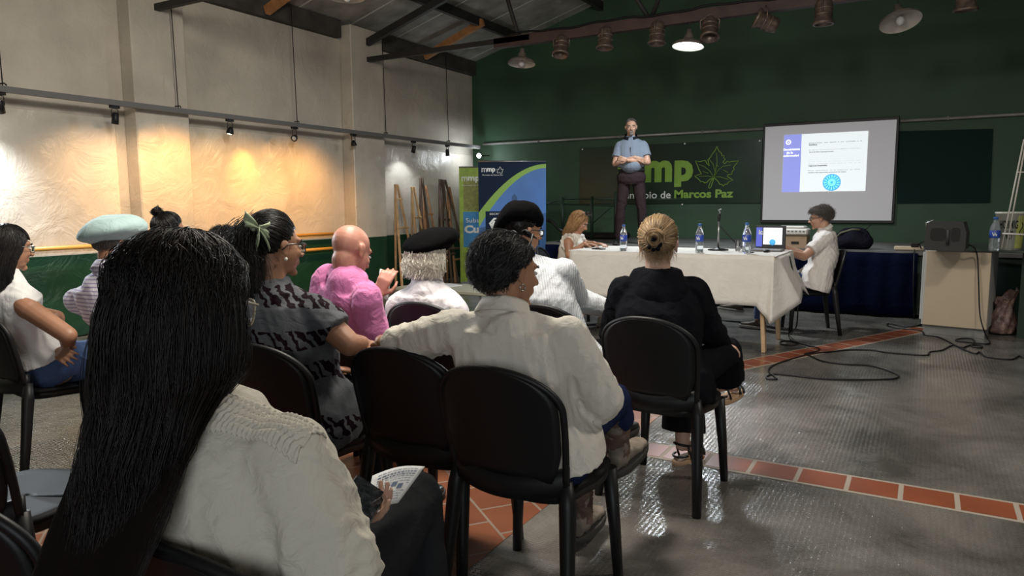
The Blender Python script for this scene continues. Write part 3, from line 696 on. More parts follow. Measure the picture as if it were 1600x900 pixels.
# green banner
TL2 = at(717, 262, z=1.97); TR2 = TL2+(TR-TL)/np.linalg.norm(TR-TL)*0.86
gb, P, nn = banner(TL2, TR2, 1.95, 'rollup_banner', 'lime green roll-up banner partly behind the blue banner')
m_l1 = mat('banner_lime', (0.28, 0.42, 0.03), .5, noise=(8, .25)); m_l2 = mat('banner_cyan', (0.02, 0.22, 0.5), .5); m_l3 = mat('banner_olive', (0.20, 0.22, 0.03), .5, noise=(20, .3))
bquad(P, [(0, 0), (1, 0), (1, 1), (0, 1)], 0, m_l1, 'fabric', gb)
bquad(P, [(.08, .10), (1, .10), (1, .37), (.08, .37)], .001, m_l3, 'field', gb)
bquad(P, [(.07, .375), (1, .375), (1, .68), (.07, .68)], .002, m_l2, 'title_panel', gb)
bquad(P, [(.30, .68), (1, .68), (1, 1), (.12, 1)], .002, mat('banner_white', (0.62, .63, .62), .6), 'white_panel', gb)
btext(P, 'm', .05, .16, .075, .115, .004, m_wt, gb); btext(P, 'mp', .17, .40, .075, .128, .004, m_wt, gb, bold=.03)
btext(P, 'Municipio de Marcos Paz', .05, .60, .145, .157, .004, m_wt, gb)
btext(P, 'Subsecretaría', .12, .90, .43, .468, .004, m_wt, gb); btext(P, 'Cultura', .09, .84, .49, .56, .004, m_wt, gb, bold=.05)
MB().cyl(P(0, -.004, 0), P(1, -.004, 0), .012).build('top_rail', m_alu, gb, True)
MB().box((P(.5, 1, -.0)), (.86, .12, .08), np.array(((TR-TL)/np.linalg.norm(TR-TL), nn, (0, 0, 1))).T, bev=.02).build('base', m_alu, gb, True)

# low pale table by the banners with papers on it
m_pale = mat('pale_table', (0.42, .42, .33), .6, noise=(5, .15))
t = thing('side_table', 'low pale table under the easels beside the banners', 'table', (-6.15, 8.75, 0))
lt_c = at(712, 447, d=9.4); tz = lt_c[2]
MB().box((lt_c[0]+.1, lt_c[1]-.1, tz-.02), (1.5, .7, .04), bev=.005).build('tabletop', m_pale, t, True)
for sx in (-.68, .68):
    for sy in (-.3, .3): MB().cyl((lt_c[0]+.1+sx, lt_c[1]-.1+sy, 0), (lt_c[0]+.1+sx, lt_c[1]-.1+sy, tz-.04), .025).build('leg', m_pale, t, True)
m_paper = mat('white_paper', (0.72, .73, .74), .7)
pp = MB().box((lt_c[0]-.1, lt_c[1], tz+.006), (.30, .21, .008), ((.9, .3, 0), (-.3, .9, 0), (0, 0, 1))).build('paper_stack', m_paper); tag(pp, 'stack of white papers on the low pale table', 'papers')

# ---- wooden easels against the left wall
m_ew = mat('easel_wood', (0.55, 0.36, 0.19), .6, noise=(10, .25, 8)); m_ed = mat('dark_easel_wood', (0.10, 0.065, 0.045), .6, noise=(10, .3, 8)); m_er = mat('reddish_easel_wood', (0.38, 0.20, 0.10), .6, noise=(10, .3, 8))
def easel(px, py, y_, spread, m, label, lean=.25, twist=0.0, rungs=(.35, .62, 1.05)):
    top = at(px, py, x=-7.30+random.uniform(-.05, .05)); h = top[2]
    t = thing('easel', label, 'easel', (top[0]+.15, top[1], 0), 0, 'wooden easels leaning by the left wall')
    d = np.array((0.35*math.sin(twist), math.cos(twist), 0)); d /= np.linalg.norm(d); out = np.array((1, 0, 0))
    L_ = top-d*.025; Rr = top+d*.025; bl_ = np.array((top[0]+lean, top[1], 0))-d*spread; br_ = np.array((top[0]+lean, top[1], 0))+d*spread
    for a, b in ((L_, bl_), (Rr, br_)):
        u, v, w_ = basis(b-a); MB().box((a+b)/2, (.028, .036, np.linalg.norm(b-a)), np.array((u, v, w_)).T, bev=.004).build('leg', m, t, True)
    b = np.array((top[0]-.10, top[1]+.05, 0)); a = top-out*.02+(0, 0, -.08); u, v, w_ = basis(b-a)
    MB().box((a+b)/2, (.03, .03, np.linalg.norm(b-a)), np.array((u, v, w_)).T, bev=.004).build('rear_leg', m, t, True)
    for k in rungs:
        f = 1-k/h; a = L_+(bl_-L_)*f; b = Rr+(br_-Rr)*f; MB().box((a+b)/2+out*.02, (.02, np.linalg.norm(b-a)+.06, .035), np.array((out, (b-a)/np.linalg.norm(b-a), (0, 0, 1))).T, bev=.003).build('crossbar', m, t, True)
    return t
easel(619, 288, 0, .22, m_ew, 'pale wooden easel standing first, nearest the second pier', rungs=(.42, 1.0, 1.45))
easel(645, 292, 0, .16, m_ew, 'pale wooden easel with a light crossbar, second from the pier', twist=.3, rungs=(.5, 1.15))
easel(658, 277, 0, .15, m_ed, 'dark tall easel between the two pale ones', lean=.15, rungs=(.9,))
easel(664, 290, 0, .20, m_er, 'reddish easel leaning behind the pale ones', lean=.2, twist=.2, rungs=(.7, 1.2))
easel(688, 280, 0, .20, m_ed, 'dark folded easel in the bundle left of the green banner', lean=.2, rungs=(.5, 1.1))
easel(694, 281, 0, .30, m_ed, 'second dark easel of the bundle, spread wider', lean=.35, twist=.1, rungs=(.6,))
easel(701, 292, 0, .22, m_er, 'brown easel at the right side of the bundle', lean=.25, twist=-.2, rungs=(.4, .9))

# ---- speakers table
m_tw = mat('pale_pine', (0.48, 0.33, 0.19), .55, noise=(7, .18, 8))
TZ = 0.88
tb = thing('trestle_table', 'long trestle table with pale wooden legs under a white cloth', 'table', (-2.2, 7.05, 0))
MB().box((-2.13, 7.05, TZ-.02), (2.0, .88, .03)).build('tabletop', m_tw, tb, True)
for ex, s_ in ((-1.24, 1), (-3.02, -1)):
    for yy, xo in ((6.68, 0), (7.42, 0)):
        a = np.array((ex+.03*s_, yy, 0)); b = np.array((ex-.03*s_, yy+(.03 if yy < 7 else -.03), TZ-.04)); u, v, w_ = basis(b-a)
        MB().box((a+b)/2, (.07, .035, np.linalg.norm(b-a)), np.array((u, v, w_)).T, bev=.004).build('leg', m_tw, tb, True)
    MB().box((ex+.01, 7.05, .34), (.035, .72, .06), bev=.004).build('brace', m_tw, tb, True)
m_cl = cloth_mat('white_tablecloth', (0.60, 0.575, 0.54), .85, weave=300, fold=9, strength=.35, noise=.1)
bot = [(-3.30, 7.55, .50), (-3.22, 6.75, .44), (-3.16, 6.56, .43), (-2.5, 6.57, .43), (-1.9, 6.56, .43), (-1.27, 6.57, .435)]
T_ = at(1204, 507, y=6.52); E1 = at(1252, 473, y=6.80); E2 = at(1264, 461, y=7.25); bot += [tuple(T_), tuple(E1), (E2[0]-.03, 7.05, E1[2]+.10), tuple(E2), (-1.05, 7.55, .52)]
topl = [(-3.14, 7.5, TZ), (-3.14, 6.7, TZ), (-3.12, 6.6, TZ), (-2.5, 6.6, TZ), (-1.9, 6.6, TZ), (-1.22, 6.6, TZ), (-1.14, 6.6, TZ), (-1.12, 6.68, TZ), (-1.12, 6.95, TZ), (-1.12, 7.25, TZ), (-1.12, 7.5, TZ)]
def lerpl(L_, t):
    k = t*(len(L_)-1); i = min(int(k), len(L_)-2); f = k-i; return np.array(L_[i])*(1-f)+np.array(L_[i+1])*f
def cl(u, v):
    a = lerpl(topl, u); b = lerpl(bot, u); p = a+(b-a)*v; r_ = 0.012*math.sin(u*70)*v
    return (p[0], p[1]+r_, p[2]+.012*math.sin(math.pi*min(1, v*8)))
mb = MB().grid(cl, 150, 10).box((-2.13, 7.05, TZ+.002), (2.02, .90, .006))
o = mb.build('tablecloth', m_cl); tag(o, 'white cloth with hanging corner draped over the speakers table', 'tablecloth'); solidify(o, .003)

# bottles, glass, microphone stand, laptop
m_pet = mat('clear_bottle', (0.9, 0.95, 1.0), 0.05, trans=0.9, ior=1.3); m_lab = mat('blue_label', (0.02, 0.06, 0.35), .4); m_cap = mat('blue_cap', (0.03, 0.12, 0.4), .4)
def bottle(x, y, z, s_, label):
    t = thing('water_bottle', label, 'bottle', (x, y, z), 0, 'clear water bottles with blue labels')
    MB().lathe([(0, 0), (.030, 0), (.034, .01), (.034, .05), (.031, .06), (.034, .07), (.034, .155), (.030, .18), (.016, .21), (.0135, .225), (.0135, .235)], (0, 0, 0), n=24, cap=True).build('bottle_body', m_pet, t)
    MB().lathe([(.0345, .095), (.0352, .096), (.0352, .150), (.0345, .151)], n=24).build('label_band', m_lab, t)
    mb = MB()
    for k in range(14):
        a0 = -2.6+k*0.14; 
        if 3 < k < 10: mb.box((.0356*math.cos(a0), .0356*math.sin(a0), .123+.008*math.sin(k*2)), (.004, .004, .016), ((math.cos(a0), -math.sin(a0), 0), (math.sin(a0), math.cos(a0), 0), (0, 0, 1)))
    mb.build('label_lettering', m_wt, t)
    MB().lathe([(0, .250), (.015, .250), (.0158, .247), (.0158, .232), (.0, .232)][::-1], n=20).build('bottle_cap', m_cap, t)
    t.scale = (s_, s_, s_); return t
bottle(at(965, 395, z=TZ)[0]-.02, 6.72, TZ+.005, 1.05, 'water bottle standing alone at the left part of the table')
bottle(at(1089, 396, z=TZ)[0], 6.82, TZ+.005, 1.1, 'water bottle between the bun-haired head and the microphone')
bottle(at(1166, 397, z=TZ)[0], 6.84, TZ+.005, 1.15, 'water bottle beside the glass in front of the laptop')
bt = at(1553, 392, z=.885); bottle(bt[0], bt[1]+.03, .885, 1.28, 'water bottle on the dark counter beside the white tub')
m_gl = mat('drinking_glass', (0.95, 0.97, 1), 0.02, trans=0.95, ior=1.3)
g_ = at(1156, 394, z=TZ); o = MB().lathe([(.024, 0), (.030, .11), (.027, .11), (.022, .006), (0, .006)], (g_[0]-.02, g_[1], TZ+.005), n=20).build('drinking_glass', m_gl); tag(o, 'clear drinking glass on the cloth beside the bottle', 'glass')
ms = at(1122, 392, z=TZ); t = thing('desk_microphone_stand', 'short silver desk microphone stand on a black base', 'microphone stand', (ms[0], ms[1], TZ+.005))
MB().lathe([(.10, 0), (.10, .012), (.03, .022), (.014, .03)], n=24, cap=True).build('base', m_black, t)
MB().cyl((0, 0, .02), (0, 0, .31), .010).build('pole', m_alu, t)
MB().cyl((0, 0, .29), (0.004, 0, .36), .014).build('clutch', m_black, t)
MB().tube([(0, 0, .35), (.01, 0, .38), (-.008, 0, .40), (.022, 0, .41)], .008).build('clip', m_alu, t)
o = MB().tube([at(1124, 352, y=7.1), at(1138, 368, y=7.15), at(1150, 380, y=7.15), at(1162, 388, y=7.2), at(1180, 391, y=7.25)], .006).build('microphone_cable', m_black); tag(o, 'black cable running from the desk stand down to the laptop', 'cable')
# laptop
lp0, lp1 = at(1180, 391, y=7.42), at(1227, 391, y=7.42); t = thing('laptop', 'open grey laptop showing a slide beside the projector box', 'laptop', tuple((lp0+lp1)/2))
lw = lp1[0]-lp0[0]; lx = (lp0[0]+lp1[0])/2
MB().box((lx, 7.27, TZ+.017), (lw, .25, .018), bev=.004).build('keyboard_base', m_grey, t, True)
MB().box((lx, 7.43, TZ+.13), (lw, .012, .235), bev=.004).build('lid', mat('laptop_shell', (.03, .03, .035), .4), t, True)
sc_ = MB().box((lx+.02, 7.42, TZ+.145), (lw*.62, .004, .165)).build('display', mat('lit_display', (.8, .8, .8), .3, emit=(.9, .96, 1), estr=.6), t, True)
MB().box((lx-lw*.38, 7.42, TZ+.135), (lw*.2, .004, .19)).build('display_column', mat('lit_blue', (.1, .1, .4), .3, emit=(.03, .05, .22), estr=1), sc_, True)
MB().lathe([(0, 0), (.030, 0), (0, .001)], (lx+.02, 7.416, TZ+.085), (0, -1, 0), 20).build('display_emblem', m_cy, sc_, True)
fit_text('ic', (1185.5, 366), (1192, 359), 7.415, m_wt, sc_, bold=.04)
for k in range(5): MB().box((lx+.02, 7.417, TZ+.20-k*.018), (lw*.48-.03*(k % 2), .002, .003)).build('display_text', m_tg, sc_, True)
o = MB().ell((at(1207, 392, z=TZ)[0], 7.08, TZ+.02), (.035, .055, .015)).build('computer_mouse', m_black); tag(o, 'small dark computer mouse under the seated man\'s hand', 'mouse')
o = MB().box((at(1180, 394, z=TZ)[0]-.02, 6.95, TZ+.010), (.09, .06, .008), bev=.003).build('phone', m_black); tag(o, 'flat dark phone beside the bottle near the laptop', 'phone')
o = MB().box((at(932, 391, z=TZ)[0], 6.85, TZ+.012), (.14, .07, .009), ((.95, .3, 0), (-.3, .95, 0), (0, 0, 1)), bev=.003).build('phone', m_black); tag(o, 'dark phone under the hand of the blonde woman at the table end', 'phone')
# box and projector on the stage edge
m_card = mat('cardboard', (0.28, 0.19, 0.115), .8, noise=(6, .15)); m_wpl = mat('white_plastic', (0.62, .6, .55), .4)
bc = at(1243, 388, y=9.65); t = thing('cardboard_box', 'brown cardboard box on the stage edge under the projector', 'box', (bc[0], 9.72, .78))
bw = at(1262, 380, y=9.65)[0]-at(1226, 380, y=9.65)[0]; bh = at(1243, 368, y=9.65)[2]-.78
MB().box((0, 0, bh/2), (bw, .26, bh), bev=.004).build('carton', m_card, t); MB().box((0.0, -.133, bh*.45), (.09, .004, .03)).build('hand_hole', m_black, t)
t = thing('projector', 'white projector with a rounded lid sitting on the cardboard box', 'projector', (bc[0]-.03, 9.70, .78+bh))
MB().box((0, 0, .05), (.36, .26, .085), bev=.02).build('body', m_wpl, t); MB().box((-.02, 0, .105), (.32, .24, .03), bev=.014).build('lid', m_wpl, t)
mb = MB()
for k in range(7): mb.box((-.14+k*.045, -.132, .055), (.028, .004, .018))
mb.build('vent', m_grey, t)
# backpack, power strip on the stage
m_bag = cloth_mat('black_bag_cloth', (0.010, 0.010, 0.016), .7, fold=16, strength=.8)
bp_ = at(1331, 390, y=9.72); t = thing('backpack', 'black slumped backpack lying on the stage edge', 'bag', (bp_[0], 9.78, .78))
def lump(rx, ry, rz_, seed, n=28, m=16, flat=0.0):
    rs = random.Random(seed); ph = [rs.uniform(0, 6) for _ in range(9)]; mb = MB(); rg = []
    for i in range(m+1):
        th = math.pi*(i+.01)/(m+.02); ring = []
        for j in range(n):
            a = 2*math.pi*j/n; k = 1+.07*math.sin(3*a+ph[0]+2*th)+.05*math.sin(5*a+ph[1]-3*th)+.05*math.sin(4*th+ph[2])
            z = -math.cos(th)*rz_*k; z = max(z, -rz_*.75); s = math.sin(th)**.8; ring.append(np.array((s*math.cos(a)*rx*k, s*math.sin(a)*ry*k, z+rz_*.75)))
        rg.append(ring)
    return mb.rings(rg)
lump(.24, .17, .14, 3).build('bag_body', m_bag, t); MB().tube([(-.20, -.05, .12), (-.13, -.1, .2), (0, -.1, .245), (.08, -.08, .24)], .012).build('strap', mat('olive_strap', (.12, .12, .08), .8), t); MB().tube([(.12, 0, .22), (.16, 0, .27), (.19, 0, .30)], .006).build('zip_cord', m_black, t)
ps = at(1420, 389, y=9.66); t = thing('power_strip', 'cream power strip with a black plug on the stage edge', 'power strip', (ps[0], 9.66, .78))
MB().box((0, 0, .03), (.31, .07, .05), bev=.012).build('strip_body', mat('cream_plastic', (.55, .45, .33), .5), t); MB().box((.06, -.02, .065), (.08, .05, .04), bev=.008).build('plug', m_black, t)
o = MB().tube([at(1440, 389, y=9.6), at(1436, 381, y=9.6), at(1443, 377, y=9.5), at(1453, 376, y=9.3)], .007).tube([(ps[0]+.06, 9.6, .80), (ps[0]+.06, 9.38, .78), (ps[0]+.07, 9.37, .4), (ps[0]+.10, 9.34, .01)], .006).build('power_cable', m_black); tag(o, 'thin black power cable from the strip down over the navy cloth', 'cable')

# ---- white cabinet and dark counter at right
m_cab = mat('cream_laminate', (0.52, 0.42, 0.30), .4, noise=(2, .06)); m_cabs = mat('white_laminate_edge', (0.5, .5, .48), .4); m_ctop = mat('dark_worktop', (0.045, .055, .045), .35)
cb = thing('cabinet', 'cream cabinet with grey plinth standing in front of the stage at right', 'cabinet', (0.30, 8.42, 0), R(-10))
MB().box((0, .28, .475), (.575, .56, .77), bev=.004).build('body', m_cabs, cb)
MB().box((0.01, -.012, .475), (.555, .024, .765), bev=.004).build('front_panel', m_cab, cb)
MB().box((-.30, .27, .49), (.02, .50, .70), bev=.005).build('door', m_cabs, cb)
MB().box((0, .27, .05), (.54, .50, .10)).build('plinth', mat('grey_plinth', (.22, .22, .21), .5, noise=(6, .2)), cb)
ct = thing('counter', 'dark green counter with a dark worktop right of the cabinet', 'counter', (0.75, 8.75, 0), R(-10))
MB().box((.02, .0, .874), (1.2, .9, .022), bev=.004).build('worktop', m_ctop, ct)
MB().box((.36, .12, .43), (.46, .6, .86)).build('body', m_dgreen, ct)
sp = at(1479, 392, z=.886); t = thing('loudspeaker', 'black loudspeaker lying on its side on the cream cabinet', 'loudspeaker', (sp[0], sp[1]+.14, .886), R(-8))
m_spk = mat('dark_grey_speaker', (0.028, .028, .029), .65, bump=(200, .3, .001))
mb = MB(); W2, H2 = .17, .138
prof = [(-W2, .02), (-W2+.02, 0), (W2-.02, 0), (W2, .02), (W2, 2*H2-.10), (W2-.03, 2*H2), (-W2+.05, 2*H2), (-W2+.02, 2*H2-.02), (-W2, 2*H2-.12)]
mb.sheet([(x, -.14, z) for x, z in prof], (0, .28, 0)); mb.build('cabinet_shell', m_spk, t)
def slot(cx, w_, h_, nm):
    out = [(cx+w_/2*np.sign(math.cos(a))*abs(math.cos(a))**.5, -.143, .155+h_/2*np.sign(math.sin(a))*abs(math.sin(a))**.5) for a in np.linspace(0, 2*math.pi, 25)[:-1]]
    MB().sheet(out, (0, .004, 0)).build(nm, mat('speaker_recess', (.006, .006, .006), .7), t)
slot(-.06, .13, .125, 'grille'); slot(.085, .075, .135, 'grille')
MB().tube([(.027, -.15, .06), (.025, -.155, .13), (.027, -.15, .20)], .012).build('handle', m_spk, t)
MB().tube([(-.165, -.05, .19), (-.175, -.05, .26), (-.11, -.05, .295)], .009).build('bracket', m_alu, t)
hh = 9
# tub and folding stand
tu = at(1572, 390, z=.886); t = thing('plastic_tub', 'tall white plastic tub with a lime side on the dark counter', 'tub', (tu[0]+.02, tu[1]+.0, .886)); m_tub = mat('tub_plastic', (.55, .56, .48), .5, noise=(8, .08)); m_tubg = mat('tub_lime', (.35, .38, .10), .5)
hh = at(1572, 331, y=tu[1])[2]-.886
MB().lathe([(0, 0), (.10, 0), (.125, hh-.02), (.13, hh-.02), (.132, hh), (.122, hh), (.12, hh-.03), (.096, .01), (0, .01)], n=32).build('tub_body', m_tub, t)
def tubp(a, z, e=.001): r_ = .10+.025*z/hh+e; return (r_*math.sin(a), -r_*math.cos(a), z)
MB().grid(lambda u, v: tubp(.35+.9*u, .02+(hh-.05)*v), 12, 4).build('lime_panel', m_tubg, t)
def tub_text(body, a0, a1, z0, z1):
    me = text_mesh(body, 1, m_black, Matrix.Identity(4), bold=.02, ext=.0); xs = [v.co.x for v in me.vertices]; ys = [v.co.y for v in me.vertices]
    for v in me.vertices:
        f = (v.co.x-min(xs))/(max(xs)-min(xs)); g2 = (v.co.y-min(ys))/(max(ys)-min(ys)); v.co = Vector(tubp(a0+(a1-a0)*f, z0+(z1-z0)*g2, .003))
    link('lettering', me, t)
tub_text('HORMIG', -.85, .45, hh-.16, hh-.08); tub_text('NET', -.45, .15, hh-.26, hh-.18)
mb = MB(); mb.tube([tubp(.75+.12*math.sin(k*.8), hh-.10-.016*k, .004) for k in range(9)], .004, 5); mb.build('tub_mark', m_black, t)
yS = 8.15; t = thing('folding_stand', 'thin white metal stand leaning at the right edge by the tub', 'stand', tuple(at(1570, 390, y=yS)))
m_wm = mat('white_metal', (.55, .52, .47), .4)
for a, b in (((1565, 388), (1600, 218)), ((1572, 390), (1603, 222))): MB().cyl(at(*a, y=yS), at(*b, y=yS), .007).build('leg', m_wm, t, True)
MB().cyl(at(1566, 365, y=yS), at(1612, 367, y=yS-.05), .008).build('crossbar', m_wm, t, True); MB().cyl(at(1588, 269, y=yS), at(1612, 269, y=yS), .006).build('crossbar', m_wm, t, True)
a = at(1603, 222, y=yS); MB().cyl(a, (a[0]+.28, yS-.1, .88), .007).build('leg', m_wm, t, True)
# crumpled sack by the cabinet
t_ = at(1557, 523, z=0)
def sackf(u, v):
    a = 2*math.pi*u; r_ = np.interp(v, [0, .05, .3, .6, .75, .9, 1], [.02, .125, .12, .085, .07, .085, .105])*(1+.10*math.sin(3*a+4*v)+.07*math.sin(7*a-9*v)); z = .40*v*(1+(.22*math.cos(a-.3)+.05*math.sin(6*a))*max(0, v-.6)*2.2)
    return (r_*math.cos(a)+.03*v, r_*math.sin(a)*.8, max(0.002, z))
o = MB().grid(sackf, 48, 22).build('plastic_sack', mat('sack_plastic', (.17, .10, .085), .25, noise=(16, .7, 8), bump=(30, .8, .02))); solidify(o, .002); o.location = (t_[0]+.03, t_[1]+.05, -.0); tag(o, 'crumpled plastic sack of rubbish on the floor right of the cabinet', 'sack')
o.location.z = 0.0

# ---- floor cables
def cpt(u, v): return at(1180+u/3.81, 500+v/3.81, z=.008)
def smooth(pts, n=6):
    P_ = [np.array(p, float) for p in pts]; P_ = [P_[0]]+P_+[P_[-1]]; out = []
    for i in range(1, len(P_)-2):
        for k in range(n):
            t = k/n; a, b, c_, d = P_[i-1:i+3]; out.append(.5*((2*b)+(-a+c_)*t+(2*a-5*b+4*c_-d)*t*t+(-a+3*b-3*c_+d)*t**3))
    out.append(P_[-2]); return out
def fcable(px, label, pre=None, r_=.007):
    pts = ([np.array(p) for p in pre] if pre else [])+[cpt(*p) for p in px]
    o = MB().tube(smooth(pts), r_, 6).build('floor_cable', m_black); tag(o, label, 'cable', 'black cables lying on the floor')
fcable([(200, 90), (215, 120), (255, 135), (230, 150), (160, 145), (150, 130), (200, 125), (330, 155), (380, 170), (370, 185), (300, 200), (290, 210), (130, 260), (80, 300), (120, 340), (125, 352), (75, 350), (70, 335), (110, 322), (200, 328), (400, 350), (600, 355), (800, 352), (850, 340), (840, 320), (760, 290), (680, 270), (520, 262), (400, 245), (330, 215), (295, 205)],
       'cable from the table making the big loop over the bright floor', pre=[(-1.07, 7.0, .86), (-1.0, 7.05, .5), (-1.0, 7.1, .2)])
fcable([(300, 204), (440, 190), (560, 178), (700, 180), (800, 195), (1010, 210), (1040, 190), (1110, 180), (1170, 152), (1230, 162)], 'long cable crossing the floor between the table and the cabinet')
fcable([(985, 5), (980, 30), (900, 42), (800, 22), (790, 35), (850, 50), (960, 60), (1000, 72), (1010, 90), (1100, 105), (1230, 170), (1310, 200), (1335, 190), (1380, 220), (1520, 235), (1570, 215), (1600, 225), (1700, 240)], 'cable running from the navy cloth past the cabinet to the right edge')
cf = [at(1507, 383, z=.93), at(1520, 385, y=8.2), at(1527, 400, y=8.32), at(1529, 440, y=8.30), at(1531, 490, y=8.28), at(1537, 515, y=8.2)]
fcable([(1385, 115), (1395, 130), (1380, 143), (1290, 135), (1200, 125), (1210, 112), (1280, 110), (1305, 125), (1290, 155), (1345, 165), (1340, 150), (1280, 150), (1230, 168)], 'cable hanging from the loudspeaker over the cream front and coiling on the floor', pre=cf)

# ------------------------------------------------------------------ chairs
def back_y(z, x): return -.20-.24*(z-.45)-.04*(1-(x/.22)**2)
def half_w(z):
    if z < .735: return .200+.018*math.sin(max(z-.47, 0)/.265*math.pi/2)
    return .218*max(0.0, 1-((z-.735)/.1251)**1.9)**(1/2.2)
def make_chair(label):
    t = thing('stacking_chair', label, 'chair')
    def seat(u, v):
        a = 2*math.pi*u; c_, s_ = math.cos(a), math.sin(a); e = .55; x = .215*v*np.sign(c_)*abs(c_)**e; y = .01+.215*v*np.sign(s_)*abs(s_)**e
        return (x*(1-.06*(y < 0)), y, .455-.012*(1-v*v)-.006*(v > .97))
    o = MB().grid(seat, 40, 8).build('seat', mat('black_seat_plastic', (.006, .006, .0065), .6, spec=.15), t); solidify(o, .016, 1)
    mb = MB(); out = [seat(k/40, .95) for k in range(40)]
    mb.rings([[np.array((x, y, .405)) for x, y, z in out], [np.array((x*1.01, y*1.01, .447)) for x, y, z in out]], cap=False); o = mb.build('seat_apron', m_black, t); solidify(o, .008)
    def shell(u, v):
        z = .500+(.857-.500)*(1-(1-v)**1.8); w_ = max(half_w(z)-.010, .004)*(1 if z > .6 else .86+.14*((z-.500)/.100)**.6); x = (2*u-1)*w_; return (x, back_y(z, x)-.006, z)
    o = MB().grid(shell, 18, 18).build('backrest', m_black, t); solidify(o, .012)
    pts = []
    for zz in np.linspace(.49, .735, 9)[:-1]: pts.append((half_w(zz), back_y(zz, half_w(zz)), zz))
    for k in range(33):
        a = math.pi*k/32; cx = .218*np.sign(math.cos(a))*abs(math.cos(a))**(2/2.2); zz = .735+.125*abs(math.sin(a))**(2/1.9); pts.append((cx, back_y(zz, cx), zz))
    for zz in np.linspace(.49, .735, 9)[:-1][::-1]: pts.append((-half_w(zz), back_y(zz, half_w(zz)), zz))
    MB().tube(pts, .0115, 8).build('back_frame', m_black, t)
    def bar(u, v):
        x = (2*u-1)*.212; b = 1-(x/.212)**2; return (x, -.208-.052*b, .548-.040*b-.085*v+.012*b*v)
    o = MB().grid(bar, 18, 2).build('crossbar', m_black, t); solidify(o, .022)
    for s_ in (-1, 1):
        MB().tube([(s_*.235, -.275, 0), (s_*.222, -.245, .2), (s_*.208, -.215, .42), (s_*.198, -.205, .50)], [.019, .023, .028, .021], 10).build('leg', m_black, t)
        MB().tube([(s_*.212, .205, 0), (s_*.200, .195, .2), (s_*.185, .175, .42)], [.018, .022, .027], 10).build('leg', m_black, t)
    return t
CG = 'black plastic stacking chairs of the audience'
chair0 = make_chair('black chair of the woman in the cream shirt with sunglasses on her head'); chair0.location = (-1.115, 2.12, 0); chair0['group'] = CG
def chair(x, y, deg, label): return dup(chair0, (x, y, 0), R(deg), label, CG)
# ------------------------------------------------------------------ people
A3 = lambda *a: np.array(a, float)
def nrm(v): v = np.asarray(v, float); return v/(np.linalg.norm(v)+1e-12)

def fuse(mb, voxel, smooth_it=4, fac=0.5):
    me = mb.mesh('tmp', m_black); o = bpy.data.objects.new('tmp', me); COL.objects.link(o)
    r = o.modifiers.new('r', 'REMESH'); r.mode = 'VOXEL'; r.voxel_size = voxel; r.adaptivity = 0
    s = o.modifiers.new('s', 'SMOOTH'); s.iterations = smooth_it; s.factor = fac
    dg = bpy.context.evaluated_depsgraph_get(); out = bpy.data.meshes.new_from_object(o.evaluated_get(dg))
    bpy.data.objects.remove(o); bpy.data.meshes.remove(me)
    out.materials.clear()
    out.polygons.foreach_set('use_smooth', np.ones(len(out.polygons), dtype=bool))
    return out

def mesh_arrays(me):
    n = len(me.vertices); co = np.empty(n*3, np.float32); me.vertices.foreach_get('co', co); no = np.empty(n*3, np.float32); me.vertices.foreach_get('normal', no)
    return co.reshape(-1, 3).astype(float), no.reshape(-1, 3).astype(float)

def displace(me, amp, k=28.0, seed=0, centers=(), aniso=(1, 1, .55)):
    """cloth folds: ridged warped waves, stronger near the given joints (point, radius, extra)"""
    co, no = mesh_arrays(me); rs = np.random.RandomState(seed); q = co*np.array(aniso)
    wob = sum(np.outer(np.sin(q @ rs.normal(0, 9, 3)+rs.uniform(0, 6)), rs.normal(0, .035, 3)) for _ in range(4))
    q2 = q+wob; f = np.zeros(len(co))
    for i in range(5):
        kv = nrm(rs.normal(0, 1, 3))*k*(1+.55*i); f += (1-2*np.abs(np.sin(q2 @ kv+rs.uniform(0, 6)))**.8)/(1+.7*i)
    w_ = np.full(len(co), 1.0)
    for c, rad, ex in centers: w_ += ex*np.exp(-((co-np.array(c))**2).sum(1)/(rad*rad))
    co = co+no*(f*w_*amp*.62)[:, None]
    me.vertices.foreach_set('co', co.astype(np.float32).ravel()); me.update(); return me

def oring(c, ax, ay, hw, hd, n=20, e=.85, back=1.0):
    out = []
    for j in range(n):
        a = 2*math.pi*j/n; x = math.cos(a); y = math.sin(a); dd = hd*(back if y < 0 else 1.0)
        out.append(c+ax*hw*np.sign(x)*abs(x)**e+ay*dd*np.sign(y)*abs(y)**e)
    return out

